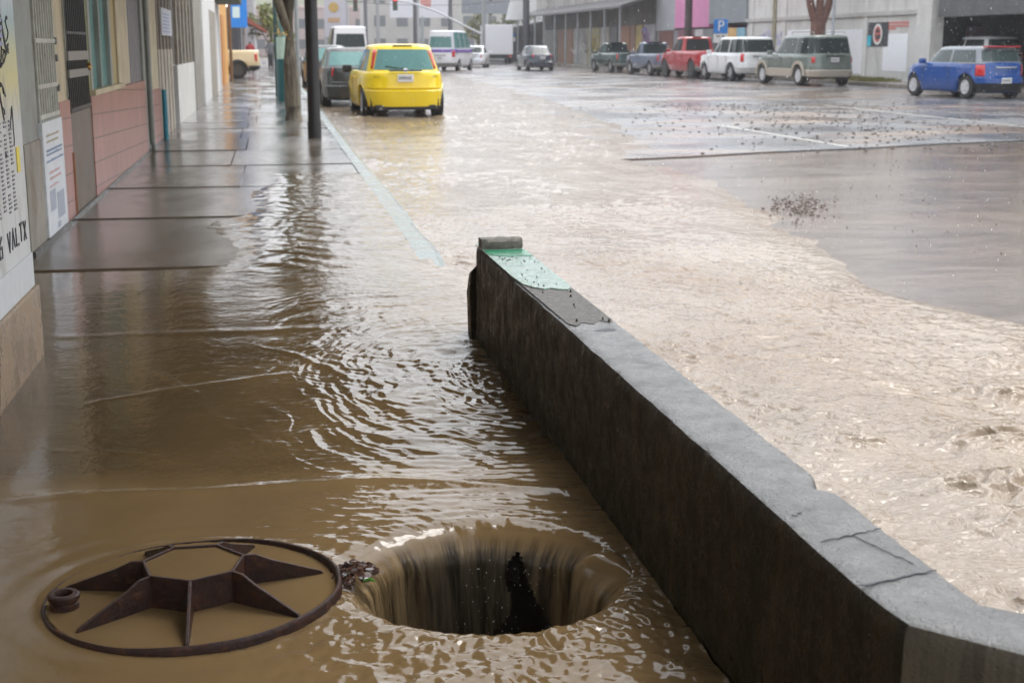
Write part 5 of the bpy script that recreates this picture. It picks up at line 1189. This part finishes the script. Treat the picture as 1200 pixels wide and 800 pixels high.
bush_tree('roadside_tree', (22.5, 152, -.1), 1.8, (.17, .17, .05), 'olive bush behind the truck under the billboard', 14, .8)
bush_tree('roadside_tree', (28.0, 165, -.1), 1.7, (.11, .13, .05), 'darker green tree right of the olive bush', 14, .8)

def sign_post(name, x, y, hz_, r_, lb):
    e = empty(name, (x, y, -.05), 0, lb, 'sign'); MB().tube([(0, 0, 0), (0, 0, hz_)], r_, 8).build('post', M['steel'], e, True); return e
p = sign_post('parking_sign', 21.9, 66.9, 2.65, .05, 'blue parking sign with white P and small white plate below')
MB().bx(-.36, .36, -.07, -.05, 1.95, 2.62).build('sign_plate', plain('sign_blue', (.01, .20, .62), .4), p); text('letter', 'P', .72, (0, -.075, 2.28), (rad(90), 0, 0), M['white_paint'], p, .006)
MB().bx(-.36, .36, -.07, -.05, 1.5, 1.92).build('lower_plate', M['white_paint'], p)
mb = MB(); mb.bx(-.22, -.05, -.078, -.071, 1.78, 1.84).bx(.05, .2, -.078, -.071, 1.78, 1.84); mb.build('plate_marks', M['ink'], p)
p = sign_post('access_sign', 21.2, 124, 3.2, .06, 'small blue square sign with white mark over a white plate, far right')
MB().bx(-.42, .42, -.08, -.05, 2.15, 3.0).build('sign_plate', plain('sign_blue', (.01, .20, .62), .4), p); MB().bx(-.42, .42, -.08, -.05, 1.75, 2.1).build('lower_plate', M['white_paint'], p)
mb = MB(); mb.lathe([(.001, -.09), (.08, -.09), (.08, -.081), (.001, -.081)], (.02, 0, 2.85), 'y', 12); mb.bx(-.08, .04, -.09, -.081, 2.45, 2.75).bx(-.2, .16, -.09, -.081, 2.3, 2.42); mb.build('white_symbol', M['white_paint'], p)
p = sign_post('round_sign', 24.0, 127, 3.9, .06, 'round white sign on a post near the striped shed')
MB().lathe([(.001, -.1), (.42, -.1), (.42, -.06), (.001, -.06)], (0, 0, 3.4), 'y', 24).build('sign_disc', M['white_paint'], p)
# utility poles on the right
for x, y, r_, h_, c_, lb in [(22.2, 60.2, .11, 9, (.30, .27, .19), 'slim olive wooden pole behind the gap between the two SUVs'), (22.4, 54.0, .07, 9, (.4, .42, .45), 'thin pale metal pole just right of the three limbed tree'),
        (22.2, 73.3, .22, 9, (.05, .03, .03), 'thick dark pole in front of the pink shopfront'), (20.6, 113, .30, 10, (.07, .07, .08), 'dark utility pole at the far end of the arcade')]:
    e = empty('utility_pole', (x, y, -.05), 0, lb, 'pole'); MB().tube([(0, 0, 0), (0, 0, h_)], [r_, r_ * .8], 12).build('shaft', weathered('pole_surface', c_, .6, .2, 4, .003), e, True)
    if r_ > .2: MB().bx(-1.2, 1.2, -.06, .06, h_ - .8, h_ - .62).build('crossarm', plain('dark_crossarm', (.08, .06, .05), .6), e)
e = empty('banner', (20.9, 116, 3.4), 0, 'tapering white banner hanging beside the dark utility pole', 'banner')
MB().prism([(-1.5, 0), (0, .0), (-.1, 3.2), (-.7, 3.2)], 'y', -.03, .03).build('cloth', M['white_paint'], e)
# traffic signals
def head(par, x, z, lit, y=0.):
    hd = MB().bx(x - .17, x + .17, y - .12, y + .12, z - .5, z + .5).build('signal_head', M['black'], par, False, .02)
    for i, (c_, nm) in enumerate((((.9, .03, .03), 'red'), ((.5, .3, .0), 'amber'), ((.02, .6, .25), 'green'))):
        on = nm == lit; MB().lathe([(.001, -.14), (.11, -.14), (.12, -.121), (.001, -.121)], (x, y, z + .32 - i * .32), 'y', 16).build('lens', emit(nm + '_lens_lit', c_, 3.) if on else plain(nm + '_lens', tuple(q * .12 for q in c_), .3), hd)
sg_ = empty('traffic_signal', (15.9, 105, -.1), 0, 'curved mast arm traffic signal reaching left over the street with a red light', 'traffic light')
MB().tube([(0, 0, 0), (0, 0, 6)], .13, 10).build('mast', M['steel'], sg_, True)
MB().tube([(0, 0, 2.2), (-1.5, 0, 2.9), (-3.5, 0, 3.9), (-5.5, 0, 4.55), (-7.2, 0, 4.75), (-8.5, 0, 4.8)], .07, 8).build('mast_arm', plain('pale_arm_paint', (.55, .57, .6), .4), sg_, True)
head(sg_, -6.6, 4.45, 'red')
sg2 = empty('traffic_signal', (4.6, 112, -.1), 0, 'post mounted traffic signal with a green light, far left of the street', 'traffic light')
MB().tube([(0, 0, 0), (0, 0, 7)], .1, 10).build('mast', M['steel'], sg2, True); head(sg2, 0.25, 2.35, 'green'); MB().tube([(0, 0, 5.2), (2.4, 0, 5.2)], .06, 8).build('mast_arm', M['steel'], sg2, True); head(sg2, 2.2, 4.55, 'off')
sg3 = empty('traffic_signal', (24.0, 132, -.1), 0, 'traffic signal on a diagonal arm above the box truck', 'traffic light')
MB().tube([(0, 0, 0), (0, 0, 9)], .14, 10).build('mast', M['steel'], sg3, True); MB().tube([(0, 0, 4.6), (-1.4, 0, 6.2), (-2.4, 0, 7.2)], .09, 8).build('mast_arm', plain('pale_arm_paint', (.55, .57, .6), .4), sg3, True); head(sg3, -3.3, 6.0, 'off')
# lamp-hung sign far left, yellow
e = empty('shop_sign', (4.6, 99, 0), 0, 'tall yellow and orange lit sign on a pale panel behind the dark cars', 'sign')
MB().tube([(0, 0, 0), (0, 0, 2)], .08, 8).build('post', M['steel'], e); MB().bx(-.75, .75, -.1, .1, 1.9, 4.6).build('sign_box', plain('pale_violet_panel', (.5, .5, .56), .5), e)
MB().lathe([(.001, -.16), (.34, -.16), (.34, -.11), (.001, -.11)], (-.1, 0, 3.9), 'y', 20).build('yellow_disc', plain('yellow_sign_paint', (.50, .34, .10), .5), e); MB().bx(-.35, .2, -.16, -.11, 2.0, 2.5).bx(-.5, .3, -.15, -.11, 2.9, 3.2).build('orange_band', plain('orange_sign_paint', (.5, .32, .18), .5), e)
# distant utility poles and billboard
for i, (x, y, h_, r_) in enumerate([(9.0, 118, 11, .16), (12.3, 120, 12, .18), (14.6, 140, 12, .2), (17.6, 138, 12, .22), (8.2, 150, 11, .2), (20.5, 160, 12, .2), (5.6, 135, 12, .4), (11.5, 170, 13, .25)]):
    e = empty('distant_pole', (x, y, -.1), 0, ['pale slim pole left of the passenger van roof', 'dark pole directly above the passenger van', 'dark pole above the right part of the van roof', 'tall dark pole between the van and the truck', 'pale pole over the yellow car', 'slim pole behind the truck', 'thick grey pole over the yellow car\'s left side', 'tall grey pole behind the van'][i], 'pole', 'utility poles at the end of the street')
    MB().tube([(0, 0, 0), (0, 0, h_)], [r_, r_ * .7], 8).build('shaft', plain('far_pole' + str(i % 2), (.09, .09, .1) if i % 2 else (.35, .35, .36), .6), e, True); MB().bx(-.9, .9, -.06, .06, h_ - 1, h_ - .85).build('crossarm', M['trim'], e)
bb = empty('billboard', (23.0, 148, 0), 0, 'big grey billboard back on a post above the olive bush', 'billboard')
MB().bx(-2.9, 3.1, -.2, .2, 4.6, 9.5).build('board', plain('billboard_grey', (.20, .215, .24), .6), bb); MB().tube([(-.3, 0, 0), (-.3, 0, 4.7)], .22, 10).build('post', M['steel'], bb)
bb = empty('billboard', (17.2, 160, 0), 0, 'white billboard with pink and red figures left of the grey billboard', 'billboard')
MB().bx(-3.6, 3.0, -.2, .2, 4.4, 9.5).build('board', plain('billboard_white', (.68, .68, .72), .6), bb); MB().bx(-.2, 1.0, -.26, -.21, 5.6, 8.2).build('printed_figure', plain('pink_print', (.6, .25, .22), .6), bb); MB().tube([(0, 0, 0), (0, 0, 4.6)], .22, 10).build('post', M['steel'], bb)

# ------------------------------------------------------------------ people on the far sidewalk
def person(loc, rz, lb, jacket, trousers, hair, h_=1.68, arm=0.):
    bpy.context.view_layer.update()
    sc = h_ / 1.75
    J = [(0, 0, .95), (0, 0, 1.15), (0, 0, 1.38), (0, 0, 1.52), (0, .01, 1.64), (-.17, 0, 1.40), (-.25, .0, 1.14), (-.24, .08 + arm, .92), (.17, 0, 1.40), (.25, 0, 1.14), (.24, .08 + arm, .92), (-.09, 0, .90), (-.10, .06, .5), (-.11, -.02, .08), (.09, 0, .90), (.10, -.02, .5), (.11, -.14, .10), (-.11, .11, .04), (.11, .0, .05), (-.235, .1 + arm, .83), (.235, .1 + arm, .83)]
    rr = [.16, .15, .17, .06, .105, .075, .055, .038, .075, .055, .038, .11, .075, .05, .11, .075, .05, .04, .04, .04, .04]
    E_ = [(0, 1), (1, 2), (2, 3), (3, 4), (2, 5), (5, 6), (6, 7), (2, 8), (8, 9), (9, 10), (0, 11), (11, 12), (12, 13), (0, 14), (14, 15), (15, 16), (13, 17), (16, 18), (7, 19), (10, 20)]
    me = bpy.data.meshes.new('person'); me.from_pydata([tuple(c * sc for c in p_) for p_ in J], E_, []); o = link('person', me, None)
    o.modifiers.new('s', 'SKIN'); o.modifiers.new('u', 'SUBSURF').levels = 2
    for i, v in enumerate(me.skin_vertices[0].data): v.radius = (rr[i] * sc, rr[i] * sc * (.8 if i in (0, 1, 2) else 1)); v.use_root = i == 0
    ev = o.evaluated_get(bpy.context.evaluated_depsgraph_get()); nm = bpy.data.meshes.new_from_object(ev); bpy.data.objects.remove(o)
    for mt in (jacket, trousers, plain('skin', (.35, .2, .14), .5), hair): nm.materials.append(mt)
    for pl in nm.polygons:
        z = pl.center.z / sc; x_ = abs(pl.center.x / sc)
        pl.material_index = 3 if (z > 1.66 or (z > 1.56 and pl.center.y < .02)) else (2 if z > 1.5 or (z < .9 and x_ > .19) else (0 if z > .84 else (1 if z > .09 else 3)))
    o = link('person', nm, None, None, True); o.location = loc; o.rotation_euler = (0, 0, rz); tag(o, lb, 'person'); return o
dkh = plain('dark_hair', (.02, .015, .012), .6)
person((.08, 86, .0), 0, 'person in grey jacket and dark trousers walking away down the sidewalk', plain('grey_jacket', (.16, .17, .18), .7), plain('dark_trousers', (.05, .055, .07), .7), dkh, 1.72)
person((-1.0, 78, .0), .3, 'person in a red top standing behind the beige pickup tail', plain('red_top', (.5, .05, .06), .7), plain('navy_trousers', (.04, .04, .07), .7), dkh, 1.62)

# ------------------------------------------------------------------ debris on the road
k = plain('gravel_debris', (.05, .032, .02), .6)
mb = MB()
def stone(mb, x, y, z, s):
    nn = 5; R = [[(x + s * random.uniform(.7, 1.1) * math.cos(2 * PI * i / nn) * f_, y + s * random.uniform(.7, 1.1) * math.sin(2 * PI * i / nn) * f_, z + h_ * s) for i in range(nn)] for f_, h_ in ((1, 0), (.8, .5), (.3, .7))]; mb.rings(R)
for _ in range(230):      # heap of grit and leaf bits where the flood's edge drops them
    y = random.gauss(12.0, .62); x = y * .395 + random.gauss(0, .15); s_ = random.uniform(.006, .026) * max(.3, 1 - abs(y - 12) / 2.4); stone(mb, x, y, -.150 + random.random() * .02, s_)
tag(mb.build('gravel_pile', plain('reddish_gravel', (.085, .048, .034), .5)), kind='stuff')
mb = MB()
for _ in range(1000):
    y = random.uniform(18, 34); x = random.gauss(10.2 + (y - 20) * .12, 2.2)
    if x > 5.5: stone(mb, x, y, -.128, random.uniform(.008, .034))
for _ in range(160):
    y = random.uniform(9, 17); x = random.uniform(4.6, 9)
    stone(mb, x, y, -.15, random.uniform(.004, .012))
tag(mb.build('scattered_gravel', k), kind='stuff')

# overhead cables
for i, (a, b, sag) in enumerate([((22.2, 73.3, 8.1), (20.6, 113, 9.1), 1.4), ((20.6, 113, 5.6), (9.0, 118, 6.6), .8), ((12.3, 120, 6.1), (5.6, 135, 5.4), .5), ((20.6, 113, 5.0), (4.6, 112, 4.9), .5), ((17.6, 138, 7.4), (12.3, 120, 6.8), .5)]):
    pts3 = [tuple(a[q] + (b[q] - a[q]) * t / 12 - (sag * 4 * (t / 12) * (1 - t / 12) if q == 2 else 0) for q in range(3)) for t in range(13)]
    tag(MB().tube(pts3, .022, 5).build('overhead_cable', M['black'], None), ['black cable running from the dark shopfront pole along the arcade', 'cable crossing from the arcade pole to the pale pole left of the van', 'cable between the dark pole above the van and the thick grey pole', 'lowest cable crossing the whole street at the traffic lights', 'cable between the two dark poles right of the passenger van'][i], 'cable', 'overhead cables')
# drops torn off the falling water
mb = MB()
for _ in range(110):
    a = random.gauss(1.2, .35); q_ = HR - .02 - abs(random.gauss(0, .07)); z = random.uniform(-.40, -.06); s_ = random.uniform(.0005, .0016)
    x, y = HX + q_ * math.cos(a), HY + q_ * math.sin(a)
    mb.add([(x - s_, y, z), (x, y - s_, z), (x + s_, y, z), (x, y + s_, z), (x, y, z + s_ * 1.8), (x, y, z - s_ * 1.8)], [(0, 1, 4), (1, 2, 4), (2, 3, 4), (3, 0, 4), (1, 0, 5), (2, 1, 5), (3, 2, 5), (0, 3, 5)])
tag(mb.build('splash_drops', plain('splash_water', (.75, .72, .66), .1)), kind='stuff')

# hill behind the town
xs = np.arange(-265, 425, 9.); ys2 = np.arange(235, 530, 9.)
struct(grid_mesh('hill', xs, ys2, lambda X, Y: -1 + 29 * sm(235, 350, Y + 25 * pn(X * .012, Y * .01)) * (.75 + .35 * pn(X * .008 + 2, Y * 0)) + 2.5 * fbm(X * .05, Y * .05, 3), weathered('hill_scrub', (.13, .14, .09), .9, .4, .04, .0, (.25, .22, .17), .5)))

# rain
mb = MB()
for _ in range(2600):
    y = random.uniform(5.5, 34); x = random.uniform(-.6 * y * .02 - .4, y * .62); z = random.uniform(-.05, .1 * y + 1.5)
    s = random.uniform(.0009, .0019) * (1 + y * .05); l_ = s * random.uniform(2, 4)
    if x < .9: continue
    mb.add([(x - s, y, z), (x, y - s, z), (x + s, y, z), (x, y + s, z), (x, y, z + l_), (x, y, z - l_)], [(0, 1, 4), (1, 2, 4), (2, 3, 4), (3, 0, 4), (1, 0, 5), (2, 1, 5), (3, 2, 5), (0, 3, 5)])
tag(mb.build('raindrops', plain('rain_water', (.8, .8, .82), .1)), kind='stuff')

for_garage = MB()
for _ in range(750):
    y = random.uniform(12, 36); x = y * random.uniform(.40, .58); z = 1.3 + y * random.uniform(-.02, .035); s = random.uniform(.0012, .0032) * y / 20; l_ = s * 2.4
    for_garage.add([(x - s, y, z), (x, y - s, z), (x + s, y, z), (x, y + s, z), (x, y, z + l_), (x, y, z - l_)], [(0, 1, 4), (1, 2, 4), (2, 3, 4), (3, 0, 4), (1, 0, 5), (2, 1, 5), (3, 2, 5), (0, 3, 5)])
tag(for_garage.build('raindrops', plain('rain_water', (.8, .8, .82), .1)), kind='stuff')

# haze of the rain
hz = MB().bx(-280, 440, -40, 540, -2.4, 36).build('haze', None); tag(hz, kind='stuff')
hm = bpy.data.materials.new('rain_haze'); hm.use_nodes = True; t = hm.node_tree; t.nodes.clear(); vo = t.nodes.new('ShaderNodeVolumePrincipled'); ou = t.nodes.new('ShaderNodeOutputMaterial')
vo.inputs['Color'].default_value = (.93, .95, 1, 1); vo.inputs['Density'].default_value = .0006; vo.inputs['Anisotropy'].default_value = .2
t.links.new(vo.outputs[0], ou.inputs['Volume']); hz.data.materials.clear(); hz.data.materials.append(hm)
